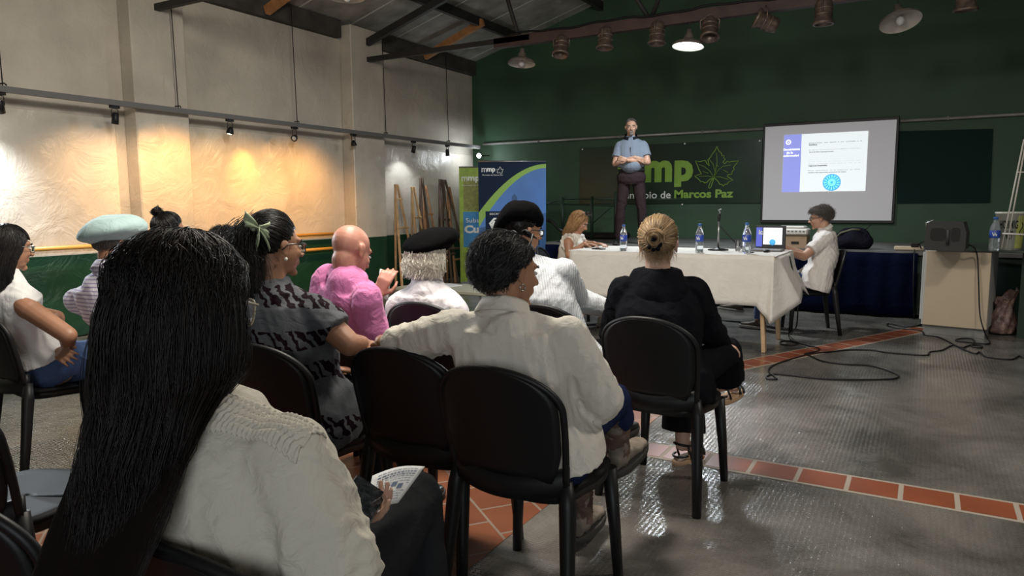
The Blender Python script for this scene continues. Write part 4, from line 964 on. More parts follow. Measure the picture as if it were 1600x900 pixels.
class Body: pass
def pose(x, y, deg, **kw):
    """seated figure; local frame (right, forward, up), joints overridable in local coords; W=... gives world points"""
    hd = R(deg); f = A3(math.cos(hd), math.sin(hd), 0); r = A3(math.sin(hd), -math.cos(hd), 0); o = A3(x, y, 0)
    D = dict(pel=(0, -.06, .56), waist=(0, -.08, .72), chest=(0, -.09, .88), sho=(0, -.09, 1.0), nb=(0, -.085, 1.065), head=(0, -.04, 1.19),
             shL=(-.165, -.09, 1.0), shR=(.165, -.09, 1.0), elL=(-.235, -.03, .76), elR=(.235, -.03, .76), wrL=(-.11, .17, .66), wrR=(.11, .17, .66),
             hiL=(-.09, -.04, .55), hiR=(.09, -.04, .55), knL=(-.12, .38, .54), knR=(.12, .38, .54), anL=(-.12, .40, .10), anR=(.12, .40, .10), hdir=None)
    W = kw.pop('W', {}); B = Body(); B.f, B.r = f, r; B.o = o
    face = kw.pop('face', deg); fp = kw.pop('fpitch', -5); fr = kw.pop('froll', 0); B.g = kw.pop('girth', 1.0); B.hs = kw.pop('hs', 1.0); B.sw = kw.pop('sw', 1.0); B.female = kw.pop('female', False)
    lean = kw.pop('lean', (0, 0)); tw = kw.pop('twist', 0)
    D.update(kw)
    for k, v in D.items():
        if v is None: continue
        v = A3(*v)
        if k in ('shL', 'shR', 'sho', 'nb', 'head', 'elL', 'elR', 'waist', 'chest') and k not in kw:
            t = (v[2]-.56)/.5; v = v+A3(lean[0]*t, lean[1]*t, -0.5*(lean[1]**2+lean[0]**2)*t)
        if k in ('shL', 'shR'): v = A3(v[0]*B.sw, v[1], v[2])
        if k in ('shL', 'shR', 'elL', 'elR') and k not in kw and tw:
            c, s = math.cos(R(tw)), math.sin(R(tw)); yy = v[1]+.09; v = A3(v[0]*c-yy*s, v[0]*s+yy*c-.09, v[2])
        setattr(B, k, o+r*v[0]+f*v[1]+A3(0, 0, v[2]))
    for k, v in W.items(): setattr(B, k, np.array(v, float))
    B.frame = head_frame(face, fp, fr)
    return B
def fit_neck(B, fwd=.03):
    """neck base under the skull, shoulder line between the shoulders"""
    hf = A3(B.frame[0, 1], B.frame[1, 1], 0); B.nb = B.head-hf*fwd-A3(0, 0, .128*B.hs); m = (B.shL+B.shR)/2
    B.sho = A3(m[0]*.75+B.nb[0]*.25, m[1]*.75+B.nb[1]*.25, max(m[2]+.012, B.nb[2]-.085)); B.chest = B.sho*.60+B.pel*.40-B.f*.015; B.waist = B.sho*.28+B.pel*.72-B.f*.01; return B
def head_frame(deg, pitch, roll):
    a, p, q = R(deg), R(pitch), R(roll); f = A3(math.cos(a)*math.cos(p), math.sin(a)*math.cos(p), math.sin(p)); r0 = A3(math.sin(a), -math.cos(a), 0); u0 = np.cross(r0, f)
    r = r0*math.cos(q)+u0*math.sin(q); u = u0*math.cos(q)-r0*math.sin(q); return np.array((r, f, u)).T     # columns right, forward, up

def torso(mb, B, off=0.0, z0=None, neck=True, hem=0.0, hip=1.0):
    g = B.g; hz = .016 if off > 0 else -.018; lat_h = nrm(B.hiR-B.hiL); lat_s = nrm(B.shR-B.shL); up = nrm(B.sho-B.pel)
    sh = np.linalg.norm(B.shR-B.shL)/2
    tab = [(B.pel-up*.11, lat_h, .175*hip+hz, .115+hz, 1.1), (B.pel-up*.04, lat_h, .190*hip+hz, .128+hz, 1.1), (B.pel+up*.03, lat_h, .182*hip+hz, .126+hz, 1), (B.waist, lat_h*.5+lat_s*.5, .152 if B.female else .160, .105, 1), (B.waist*.4+B.chest*.6, lat_s, .160, .112, 1), (B.chest+up*.03, lat_s, .172, .118, 1), (B.sho-up*.045, lat_s, sh+.018, .106, 1), (B.sho+up*.012, lat_s, sh*.90, .088, 1), (B.sho*.62+B.nb*.38, lat_s, sh*.66, .074, 1), (B.sho*.3+B.nb*.7, lat_s, sh*.42, .064, 1), (B.nb+up*.012, lat_s, .058, .056, 1)]
    gg = [g, g, g, g, g, (g+1)/2, 1, 1, 1, 1, 1]; rg = []
    for i, (c, la, hw, hd_, bk) in enumerate(tab):
        if z0 is not None and i < z0: continue
        la = nrm(la); dp = nrm(np.cross(up, la)); rg.append(oring(c+dp*(.02 if (g > 1.1 and 1 < i < 5) else 0), la, dp, (hw+off)*gg[i], (hd_+off)*gg[i], 22, .9))
    mb.rings(rg)
    o_ = max(off, 0); hi_ = B.nb-up*.045; w0 = .056+o_*.6 if off > 0 else .040
    for s_ in ((B.shL, B.shR) if off > 0 else ()): mb.cap(hi_+(s_-hi_)*.15, s_+(hi_-s_)*.08-up*.004, w0, w0-.004)
    mb.cap(B.nb-up*.02, B.sho, (.058+o_*.5) if off > 0 else .042, (.086+o_) if off > 0 else .045)
    return mb
def arm(mb, B, s, off=0.0, upto=2.0, puff=0.0):
    sh, el, wr = [getattr(B, k+s) for k in ('sh', 'el', 'wr')]; g = (B.g+1)/2
    t = min(1, upto); e = sh+(el-sh)*t
    mb.cap(sh, sh+(el-sh)*.12, .053*g+off, .054*g+off)
    if upto >= 1: mb.cap(sh, el, .052*g+off+puff*.3, .043*g+off+puff)
    else:
        mb.cyl(sh, e, .056*g+off, .050*g+off+.008, 16)
    if upto > 1:
        t2 = min(1, upto-1); w_ = el+(wr-el)*t2
        if t2 >= 1: mb.cap(el, w_, .042*g+off+puff, .027+off*.8)
        else: mb.cap(el, el+(w_-el)*.3, .044*g+off+puff, .042*g+off+puff); mb.cyl(el, w_, .044*g+off+puff, .038*g+off+.006, 16)
    return mb
def leg(mb, B, s, off=0.0, flare=0.0, end=1.0):
    hi, kn, an = [getattr(B, k+s) for k in ('hi', 'kn', 'an')]; g = (B.g+1)/2
    mb.cap(hi, kn, .082*g+off, .056*g+off); e = kn+(an-kn)*end; mb.cap(kn, kn+(an-kn)*.35, .055*g+off, .056*g+off+flare*.3); mb.cyl(kn+(an-kn)*.3, e, .056*g+off+flare*.3, (.040+off+flare), 16) if off else mb.cap(kn+(an-kn)*.3, an, .055*g, .036)
    return mb
def hand(mb, wr, d, n, side, curl=.5, spread=1.0, s=1.0, thumb=.6):
    """d: wrist to knuckles, n: back of the hand, side +1 right / -1 left"""
    d = nrm(d); n = nrm(n-d*np.dot(n, d)); a = np.cross(d, n)*side           # a points to the thumb side
    K = [wr+d*.085*s+a*k*.020*s for k in (1.35, .45, -.45, -1.3)]
    for i, k in enumerate(K): mb.cap(wr+d*.01*s+a*(1.0-.65*i)*.012*s, k, .0135*s, .0115*s, 8)
    mb.ell(wr+d*.045*s, (.036*s, .040*s, .0125*s), np.array((a, d, n)).T, 12, 8)
    L_ = [(.042, .026, .021), (.046, .030, .023), (.043, .028, .022), (.034, .021, .019)]
    for i, k in enumerate(K):
        ang = 0; p = k; sp = (1.5-i)*.07*spread
        for j, l in enumerate(L_[i]):
            ang += curl*(.75, 1.0, .7)[j]*(1+.12*i); dd = nrm(d*math.cos(ang)-n*math.sin(ang)+a*sp); q = p+dd*l*s; mb.cap(p, q, (.0095-.001*j)*s, (.0088-.0012*j)*s, 8); p = q
    t0 = wr+d*.022*s+a*.022*s-n*.004; t1 = t0+nrm(d*.75+a*.85-n*.25*thumb)*.040*s; t2 = t1+nrm(d*.95+a*.25-n*.5*thumb)*.032*s; t3 = t2+nrm(d*.9-a*.1-n*.8*thumb)*.026*s
    mb.cap(t0, t1, .015*s, .011*s, 8); mb.cap(t1, t2, .0105*s, .0095*s, 8); mb.cap(t2, t3, .0095*s, .0078*s, 8)
    return mb
def head(mb, B):
    F_ = B.frame; s = B.hs; c = B.head
    def P(x, y, z): return c+F_ @ A3(x*s, y*s, z*s)
    E_ = lambda x, y, z, a, b, d: mb.ell(P(x, y, z), (a*s, b*s, d*s), F_, 18, 12)
    E_(0, -.014, .030, .074, .093, .083); E_(0, .020, -.020, .064, .070, .085); E_(0, .028, -.072, .047, .052, .036); E_(0, .073, -.098, .020, .016, .015)
    E_(0, .066, .028, .052, .026, .018); E_(.034, .062, -.022, .022, .022, .020); E_(-.034, .062, -.022, .022, .022, .020)
    mb.cap(P(0, .086, .012), P(0, .110, -.026), .008*s, .0125*s); E_(.013, .098, -.030, .009, .010, .008); E_(-.013, .098, -.030, .009, .010, .008)
    E_(0, .083, -.052, .025, .012, .0065); E_(0, .081, -.063, .022, .012, .0075); E_(0, .075, -.055, .034, .016, .022)
    for sg in (-1, 1):
        E_(sg*.077, -.012, -.004, .007, .019, .030); mb.ell(P(sg*.083, -.018, .008), (.005*s, .019*s, .020*s), F_, 12, 8); E_(sg*.078, -.006, -.028, .006, .009, .010)
    mb.cap(P(0, -.028, -.05), B.nb-A3(0, 0, .0), .054*s, .056*s); mb.cap(B.nb, B.sho, .048, .045)
    return P
def eyes(B, par, m_eye, m_brow, glasses=None, brow=True):
    F_ = B.frame; s = B.hs; c = B.head
    def P(x, y, z): return c+F_ @ A3(x*s, y*s, z*s)
    mb = MB(); mi = MB(); bb = MB()
    for sg in (-1, 1):
        mb.ell(P(sg*.031, .079, .004), (.0135*s, .009*s, .0065*s), F_, 12, 8); mi.ell(P(sg*.031, .0865, .004), (.0055*s, .0025*s, .0055*s), F_, 10, 6)
        bb.tube([P(sg*.014, .092, .022), P(sg*.032, .091, .028), P(sg*.052, .078, .022)], [.003, .0045, .002], 6)
    mb.build('eyeball', mat('eye_white', (.55, .52, .48), .3), par, True); mi.build('iris', mat('dark_iris', (.02, .012, .008), .2), par, True)
    if brow: bb.build('eyebrow', m_brow, par, True)

def curves_mesh(name, paths, r0, mats, tone, sides=3, tip=.35):
    N, S, _ = paths.shape; T = np.gradient(paths, axis=1); T /= np.linalg.norm(T, axis=2, keepdims=True)+1e-9
    ref = np.tile(np.array([.3, .5, .8]), (N, 1))[:, None, :]; A = np.cross(T, np.broadcast_to(ref, T.shape)); A /= np.linalg.norm(A, axis=2, keepdims=True)+1e-9; Bn = np.cross(T, A)
    prof = 1-(1-tip)*np.linspace(0, 1, S)**2; rr = np.broadcast_to(np.asarray(r0).reshape(-1, 1), (N, 1))*prof[None, :]
    V = np.stack([paths+(A*math.cos(2*math.pi*k/sides)+Bn*math.sin(2*math.pi*k/sides))*rr[..., None] for k in range(sides)], axis=2)   # N,S,sides,3
    base = (np.arange(N)[:, None, None]*S+np.arange(S-1)[None, :, None])*sides; k = np.arange(sides)[None, None, :]; k2 = (k+1) % sides
    F_ = np.stack([base+k, base+k2, base+sides+k2, base+sides+k], axis=-1).reshape(-1, 4)
    return npmesh(name, V.reshape(-1, 3), F_, mats, True, tone=np.repeat(tone, S*sides))

SCALP = A3(.079, .098, .090); SC0 = A3(0, -.014, .030)
def hairline(az):
    """lowest elevation (deg) carrying hair; az = 0 front .. 180 back"""
    return np.interp(az, [0, 35, 60, 78, 92, 110, 180], [40, 36, 24, 2, -8, -32, -44])
def roots(n, rs, lo=hairline, extra=0.0):
    v = rs.normal(0, 1, (n*3, 3)); v /= np.linalg.norm(v, axis=1, keepdims=True)
    az = np.degrees(np.arctan2(np.abs(v[:, 0]), v[:, 1])); el = np.degrees(np.arcsin(v[:, 2])); ok = el > lo(az)+extra; return v[ok][:n]
def slerp(a, b, t):
    dt = np.clip((a*b).sum(-1), -1, 1); om = np.arccos(dt)[..., None]; so = np.sin(om)+1e-6; return (np.sin((1-t)*om)/so)*a+(np.sin(t*om)/so)*b
def toworld(B, L_): return B.head+(L_*B.hs) @ B.frame.T
def scalp_base(B, grow=1.0, lo=hairline, extra=-3, n=48, m=32):
    V = []; F_ = []
    for i in range(m+1):
        el = 90-(90+50)*i/m
        for j in range(n):
            az = 360*j/n; V.append((math.cos(R(el))*math.sin(R(az)), math.cos(R(el))*math.cos(R(az)), math.sin(R(el))))
    V = np.array(V)
    for i in range(m):
        for j in range(n):
            q = (i*n+j, i*n+(j+1) % n, (i+1)*n+(j+1) % n, (i+1)*n+j); c = V[list(q)].mean(0); az = math.degrees(math.atan2(abs(c[0]), c[1])); el = math.degrees(math.asin(np.clip(c[2]/np.linalg.norm(c), -1, 1)))
            if el > lo(az)+extra: F_.append(q)
    return toworld(B, SC0+V*SCALP*grow), F_
def hair(B, par, m, paths, r0, tone, base=True, grow=1.01, lo=hairline, name='hair', extra_paths=None):
    P_ = toworld(B, paths) if paths is not None else None
    if extra_paths is not None: P_ = extra_paths if P_ is None else P_
    me = curves_mesh('hair', P_, r0, m, tone); o = link(name, me, par, True)
    if base:
        V, F_ = scalp_base(B, grow, lo); me2 = npmesh('scalp_hair', V, F_, m, True, tone=np.zeros(len(V))); link('hair_base', me2, o, True)
    return o
def noise_paths(P_, rs, amp, freq=2.0, clump=40):
    N, S, _ = P_.shape; cid = rs.randint(0, clump, N); t = np.linspace(0, 1, S)
    off = np.zeros((clump, S, 3))
    for k in range(3): off += np.sin(t[None, :, None]*freq*(k+1)*2*math.pi*rs.uniform(.6, 1.4, (clump, 1, 1))+rs.uniform(0, 6, (clump, 1, 3)))*rs.normal(0, amp/(k+1), (clump, 1, 3))
    ind = np.sin(t[None, :, None]*freq*4+rs.uniform(0, 6, (N, 1, 3)))*rs.normal(0, amp*.35, (N, 1, 3))
    return P_+(off[cid]+ind)*(t[None, :, None]**.7)
def h_short(rs, n, length=.35, lift=.015, S=7, part=A3(.25, -.55, .8), curl=0.0, lo=hairline, thick=1.0):
    v = roots(n, rs, lo); p = nrm(part); t = np.linspace(0, 1, S)
    away = v-(v @ p)[:, None]*p; away /= np.linalg.norm(away, axis=1, keepdims=True)+1e-6
    ln = length*rs.uniform(.6, 1.2, n)[:len(v)] if len(v) == n else length*rs.uniform(.6, 1.2, len(v))
    D_ = v[:, None, :]*np.cos(t[None, :, None]*ln[:, None, None])+(away-(away*v).sum(1)[:, None]*v)[:, None, :]*np.sin(t[None, :, None]*ln[:, None, None])
    D_ /= np.linalg.norm(D_, axis=2, keepdims=True); lf = 1+(.04+lift/.09*(t**.45))[None, :, None]*(.25+.75*rs.uniform(0, 1, (len(v), 1, 1))**.6)*thick
    P_ = SC0+D_*SCALP*lf
    if curl: P_ = noise_paths(P_, rs, curl, 1.2, 90)
    return P_
def h_swept(rs, n, target, S=12, lift=.008, lo=hairline, thick=1.0):
    v = roots(n, rs, lo); tg = nrm(target); t = np.linspace(0, 1, S)[None, :, None]; a = np.repeat(v[:, None, :], S, 1); b = np.broadcast_to(tg, a.shape)
    D_ = slerp(a, b, t); D_ /= np.linalg.norm(D_, axis=2, keepdims=True)
    lf = 1+.03+(lift/.09)*np.sin(math.pi*np.clip(t, 0, 1))*rs.uniform(.3, 1.3, (len(v), 1, 1))*thick+.02*t; return SC0+D_*SCALP*lf
def h_bun(rs, n, c, rad, S=16, flat=.75, axis=None):
    ax = nrm(axis if axis is not None else nrm(c-SC0)); a, b, d = basis(ax); out = np.zeros((n, S, 3)); t = np.linspace(0, 1, S)
    for i in range(n):
        ph = rs.uniform(0, 6.28); w_ = rs.uniform(.3, 1.0); rr = rad*rs.uniform(.5, 1.05); tilt = rs.normal(0, .5); an = ph+t*rs.uniform(2, 4)
        h = rr*math.sqrt(max(0, 1-w_*w_))*(1 if rs.rand() < .7 else -.6); R_ = rr*w_
        out[i] = c+np.outer(np.cos(an)*R_, a)+np.outer(np.sin(an)*R_, b)+np.outer(h*flat+np.sin(an)*tilt*R_*.5, d)
    return out
def h_layer(rs, n, target, S=12, lift=.02, flick=.01, lo=hairline, tmin=.4, tmax=.95, wave=.002):
    """layered hair combed towards a point of the nape, ends turning out"""
    v = roots(n, rs, lo); n = len(v); tg = nrm(target); T_ = rs.uniform(tmin, tmax, (n, 1, 1)); u = np.linspace(0, 1, S)[None, :, None]; t = u*T_
    jt = tg+rs.normal(0, .32, (n, 3)); jt /= np.linalg.norm(jt, axis=1, keepdims=True)
    D_ = slerp(np.repeat(v[:, None, :], S, 1), np.broadcast_to(jt[:, None, :], (n, S, 3)), t); D_ /= np.linalg.norm(D_, axis=2, keepdims=True)
    lay = rs.uniform(.1, 1, (n, 1, 1)); azp = np.degrees(np.arctan2(np.abs(D_[..., 0]), D_[..., 1])); elp = np.degrees(np.arcsin(np.clip(D_[..., 2], -1, 1))); bad = (azp < 106) & (elp < np.interp(azp, [0, 35, 60, 72, 84, 106], [37, 30, 19, 5, -3, -3])); bad = np.cumsum(bad, axis=1) > 0
    for k in range(1, S): D_[:, k] = np.where(bad[:, k:k+1], D_[:, k-1]*.97+D_[:, k]*.03, D_[:, k])
    lf = 1.03+(lift/.09)*lay*np.sin(np.clip(u*1.5, 0, 1)*math.pi/2)+(flick/.09)*np.clip(u-.75, 0, 1)*4*rs.uniform(0, 1, (n, 1, 1))
    lf = 1.03+(lf-1.03)*np.clip(.42-D_[..., 1:2]*.9, .22, 1)
    return noise_paths(SC0+D_*SCALP*lf, rs, wave, 1.2, 120)
def push_out(P_, B, depth=.14, slope=.5, zref=1.0, half=.24):
    """keep world strands outside the back they lie on"""
    sp = B.sho-B.pel; t = np.clip((P_[..., 2]-B.pel[2])/sp[2], 0, 1)[..., None]; c = B.pel+sp*t; q = P_-c; lat = q @ B.r; dep = q @ (-B.f)
    w_ = np.sqrt(np.clip(1-(lat/half)**2, 0, 1)); need = w_*(depth+np.clip(zref-P_[..., 2], 0, 1)*slope); below = P_[..., 2] < B.nb[2]+.02; k = np.clip((B.nb[2]+.02-P_[..., 2])/.10, 0, 1)
    add = np.where(below & (dep > -.06), np.maximum(0, need-dep)*k, 0); return P_+(-B.f)*add[..., None]
def h_fall(rs, n, length, S=26, vol=1.12, back=.06, wave=.006, az_min=72, widen=.3, part_x=0.0, spread=.0, clump=60, topvol=0.0):
    v = roots(n, rs); n = len(v); az = np.degrees(np.arctan2(v[:, 0], v[:, 1])); az = np.where(np.abs(az) < 8, az+np.sign(v[:, 0]-part_x)*8, az)
    side = np.where(v[:, 0] >= part_x, 1, -1)
    top = v[:, 2] > .55; azt = np.where(np.abs(az) < az_min, side*(az_min+rs.uniform(0, 35, n)), az); azt = np.where(top & (np.abs(az) > az_min), side*np.clip(np.abs(az)+rs.normal(0, 25, n), az_min, 180), azt)
    e = np.stack([np.sin(np.radians(azt)), np.cos(np.radians(azt)), np.full(n, -.12)], 1); e /= np.linalg.norm(e, axis=1, keepdims=True)
    S1 = S//3; t = np.linspace(0, 1, S1)[None, :, None]; D_ = slerp(np.repeat(v[:, None, :], S1, 1), np.broadcast_to(e[:, None, :], (n, S1, 3)), t); D_ /= np.linalg.norm(D_, axis=2, keepdims=True)
    lay = rs.uniform(.0, 1, (n, 1, 1)); lf = 1.02+(vol-1)*lay*(.4+.6*np.sin(t*math.pi/2))+topvol*lay*np.sin(t*math.pi)
    P1 = SC0+D_*SCALP*lf; p = P1[:, -1, :]; S2 = S-S1; u = (np.arange(1, S2+1)/S2)[None, :, None]; L_ = length*rs.uniform(.82, 1.03, (n, 1, 1))
    P2 = np.repeat(p[:, None, :], S2, 1); P2 = P2+np.array([0, 0, -1.])*u*L_; P2[..., 1] -= back*np.sin(np.clip(u[..., 0]*2.2, 0, math.pi/2)); P2[..., 0] *= 1+widen*np.minimum(1, u[..., 0]*2)*(1-.5*u[..., 0])
    wf = np.clip((P2[..., 1]+.05)/.08, 0, 1)*u[..., 0]; P2[..., 1] = P2[..., 1]*(1-.6*wf)-.05*wf
    P_ = np.concatenate([P1, P2], 1)
    for _ in range(5): P_[:, 1:-1] = .25*P_[:, :-2]+.5*P_[:, 1:-1]+.25*P_[:, 2:]
    Q = noise_paths(P_, rs, wave, 1.6, clump); return Q

def shoe(par, an, kn, d, m, m_sole, s=1.0, up=None, high=0.0, heel=.0):
    """d: toe direction"""
    d = nrm(d); u = nrm((up if up is not None else A3(0, 0, 1))-d*np.dot(up if up is not None else A3(0, 0, 1), d)); r = np.cross(d, u); rot = np.array((r, d, u)).T; o = an-u*.09*s
    P = lambda x, y, z: o+rot @ A3(x*s, y*s, z*s)
    mb = MB(); sec = [(-.072, .024, .070), (-.062, .034, .078), (-.04, .036, .085), (.0, .037, .085), (.05, .040, .065), (.10, .045, .048), (.15, .043, .04), (.185, .032, .034), (.20, .012, .028)]
    rg = []
    for y, hw, h in sec: rg.append([P(hw*np.sign(math.cos(a))*abs(math.cos(a))**.8, y, .018+h/2+(h/2)*math.sin(a)) for a in np.linspace(0, 2*math.pi, 17)[:-1]])
    mb.rings(rg); mb.cap(P(0, -.015, .06), P(0, -.015, .10)+(kn-an)*high, .045*s, (.053 if high else .042)*s)
    me = fuse(mb, .007, 5)
    if high: displace(me, .003, 55, 3)
    me.materials.append(m_toe if high else m); sh = link('shoe', me, par, True)
    if high:
        mb = MB(); mb.cap(P(0, -.012, .085), P(0, -.015, .10)+(kn-an)*high, .052*s, .057*s); mb.cap(P(0, .02, .062), P(0, -.012, .10), .040, .048); me = fuse(mb, .007, 4); displace(me, .006, 46, 8); me.materials.append(m); link('boot_shaft', me, sh, True)
    rg = []
    for zz, k in ((0, 1.0), (.006, 1.05), (.024, 1.06), (.028, 1.0)):
        rg.append([P(.048*k*math.cos(a)*(1+.0*math.sin(a)) if math.sin(a) < 0 else .050*k*math.cos(a), .065+.142*k*np.sign(math.sin(a))*abs(math.sin(a))**.85, zz-(.004 if math.sin(a) < -.2 else 0)) for a in np.linspace(0, 2*math.pi, 33)[:-1]])
    MB().rings(rg).build('sole', m_sole, sh, True); return sh

m_toe = mat('dusty_grey_suede', (.17, .14, .11), .9, noise=(18, .35, 7))
def collar(par, B, m, r=.068, h=.035, tilt=.0, openf=.25):
    """standing/folded collar round the neck"""
    up = nrm(B.head-B.nb); la = nrm(B.shR-B.shL); dp = nrm(np.cross(up, la)); c0 = B.nb+up*.0-dp*.0
    def fn(u, v):
        a = math.pi/2+openf+(2*math.pi-2*openf)*u; w_ = 1 if v < .5 else 1; 
        if v < .5: z = -.030+(h+.030)*(v/.5); rr = r-.006*(v/.5)+.004
        else: z = h-(h*1.15)*((v-.5)/.5); rr = r-.002+.016*((v-.5)/.5)+.003
        return c0+la*math.cos(a)*rr*1.05+dp*math.sin(a)*rr*1.02+up*(z-.008-(.02*math.sin(a)+.0)*1.0)
    o = MB().grid(fn, 40, 8).build('collar', m, par, True); solidify(o, .003); return o
def beret(B, par, m, rad=.135, thick=.05, tilt=(0, 0), off=(0, 0, .085), droop=(0, 0, 0), name='beret'):
    F_ = B.frame; s = B.hs; mb = MB(); rs = [(.0, 1.0), (.35, .98), (.7, .80), (.9, .45), (1.0, .0), (.93, -.38), (.74, -.62), (.64, -.75), (.62, -.95)]
    rg = []; tx, ty = tilt
    for k, (rr, hh) in enumerate(rs):
        ring = []
        for j in range(36):
            a = 2*math.pi*j/36; x = rr*rad*math.cos(a); y = rr*rad*1.06*math.sin(a); z = hh*thick
            z += -(tx*x+ty*y)*(1 if rr > .66 else .8); z += .006*math.sin(3*a+k*.4)*rr+.004*math.sin(7*a+2*k)*rr
            if droop[2] and rr > .6: w_ = max(0, (x*droop[0]+y*droop[1])/rad); z -= droop[2]*w_*w_
            ring.append(B.head+F_ @ (A3(x+off[0], y+off[1], z+off[2])*s))
        rg.append(ring)
    mb.rings(rg); o = mb.build(name, m, par, True); sb = o.modifiers.new('s', 'SUBSURF'); sb.levels = 1; sb.render_levels = 2; solidify_ = None; return o
def glasses(B, par, m, m_lens=None, w_=.058, h=.036, up=.0, on_head=False, x0=.066):
    F_ = B.frame; s = B.hs
    if on_head:
        rot = np.array(Matrix.Rotation(R(62), 3, 'X')); P = lambda x, y, z: B.head+F_ @ ((rot @ A3(x, y-.0, z))*s+A3(0, .0, .045)*s)
    else: P = lambda x, y, z: B.head+F_ @ (A3(x, y, z+up)*s)
    mb = MB(); ml = MB()
    for sg in (-1, 1):
        pts = [P(sg*(.034+w_/2*np.sign(math.cos(a))*abs(math.cos(a))**.7), .100-.012*abs(math.cos(a))*(1 if sg*math.cos(a) > 0 else .2), .0+h/2*np.sign(math.sin(a))*abs(math.sin(a))**.7) for a in np.linspace(0, 2*math.pi, 25)]
        mb.tube(pts, .0024, 6); mb.tube([P(sg*x0, .088, .012), P(sg*(x0+.014), .05, .012), P(sg*(x0+.020), -.005, .010), P(sg*(x0+.018), -.03, -.012)], .0026, 6)
        ml.add(pts[:-1], [tuple(range(24))], False)
    mb.tube([P(-.008, .10, .006), P(0, .103, .01), P(.008, .10, .006)], .0022, 6)
    o = mb.build('eyeglasses', m, par, True)
    ml.build('lens', m_lens or mat('clear_lens', (.9, .95, 1), .03, trans=.95, ior=1.1), o, True); return o

def person(name, label, B, skin, loc, voxel=.007, hands=None, fullhand=True, ears=True):
    t = thing('person', label, 'person', (loc[0], loc[1], loc[2] if len(loc) > 2 else 0)); mb = MB(); P = head(mb, B); torso(mb, B, -.024)
    for s in 'LR':
        arm(mb, B, s); leg(mb, B, s, 0)
        an = getattr(B, 'an'+s); td = getattr(B, 'toe'+s, B.f); td = nrm(td); mb.cap(an, an+td*.13-A3(0, 0, .050), .032, .022) if getattr(B, 'bare', 0) else mb.cap(an, an+td*.08-A3(0, 0, .050), .024, .014)
        wr = getattr(B, 'wr'+s); el = getattr(B, 'el'+s); h = (hands or {}).get(s, {}); d = h.get('d', wr-el); n = h.get('n', A3(0, 0, 1)); hand(mb, wr, np.array(d, float), np.array(n, float), h.get('side', 1 if s == 'R' else -1), h.get('curl', .45), h.get('spread', 1), h.get('s', 1.0), h.get('thumb', .6))
    me = fuse(mb, voxel, 3); me.materials.append(skin); body = link('body', me, t, True); return t, body
def garment(par, name, mb, m, voxel=.008, amp=.004, k=26, seed=1, centers=(), sm=5, aniso=(1, 1, .55)):
    me = fuse(mb, voxel, sm)
    if amp: displace(me, amp, k, seed, centers, aniso)
    me.materials.append(m); return link(name, me, par, True)
def shirt(par, B, m, sleeves=(2.0, 2.0), off=.014, name='shirt', voxel=.008, amp=.0035, k=26, seed=1, z0=0, puff=0.0, ex=1.2, sm=5, extra=None):
    mb = torso(MB(), B, off, z0)
    for s, u in zip('LR', sleeves):
        if u > 0: arm(mb, B, s, off, u, puff)
    if extra: extra(mb)
    cs = [(B.elL, .10, ex), (B.elR, .10, ex), (B.shL-A3(0, 0, .08), .10, ex*.8), (B.shR-A3(0, 0, .08), .10, ex*.8), (B.waist, .16, ex*.6)]
    return garment(par, name, mb, m, voxel, amp, k, seed, cs, sm)
def trousers(par, B, m, off=.012, flare=.006, end=.97, name='trousers', voxel=.009, amp=.003, seed=2, skirtlike=False):
    mb = MB(); up = nrm(B.waist-B.pel); la = nrm(B.hiR-B.hiL); dp = nrm(np.cross(up, la)); g = B.g
    mb.rings([oring(B.pel+up*z, la, dp, (hw+off)*g, (hd_+off)*g, 22, .9, 1.05) for z, hw, hd_ in ((-.10, .14, .10), (-.05, .172, .117), (.02, .172, .115), (.08, .143, .095), (.11, .125, .082))])
    for s in 'LR': leg(mb, B, s, off*.8, flare, end[s] if isinstance(end, dict) else end)
    cs = [(B.knL, .12, 1.2), (B.knR, .12, 1.2), (B.pel, .15, .6)]
    return garment(par, name, mb, m, voxel, amp, 24, seed, cs)
# chairs of the audience
chair(-1.57, 2.20, 2, 'empty black chair on whose backrest the cream shirted woman rests her arm')
chair(-1.01, 3.24, -3, 'black chair of the bun-haired woman in the black hoodie')
b_ = at(395, 537, z=.86); chair(b_[0], b_[1]+.30, 4, 'black chair of the woman in the patterned top with a hair bow')
b_ = at(493, 491, z=.86); chair(b_[0], b_[1]+.30, 5, 'black chair of the bald man in the pink shirt')
b_ = at(652, 473, z=.86); chair(b_[0], b_[1]+.30, 3, 'black chair of the white haired man in a black beret')
C6 = (b_[0], b_[1]+.30)
c7 = chair(-3.92, 2.0, -8, 'black chair of the woman in a white sleeveless top at left')
chair(-3.36, 2.28, 3, 'black chair of the man in the pale teal beret, hidden by long hair')
chair(-1.62, 3.38, 0, 'black chair of the man in striped shirt and black cap by the blue banner')
chair(-4.38, 3.25, 0, 'black chair of the young woman with a small hair bun, far left row')
chair(-3.88, 3.3, 0, 'black chair of the person of whom only dark tousled hair shows')
chair(-.93, .93, 2, 'black chair under the foreground woman with very long black hair')
chair(-1.56, .86, 6, 'empty black chair cut by the bottom left corner of the photo')
chair(-2.42, 1.10, 20, 'empty chair at the left edge showing only its grey seat')
c10 = chair(-1.03, 8.02, 110, 'grey chair of the man at the laptop at the right table end')
chair(-3.48, 7.28, -78, 'chair of the blonde woman at the left table end')

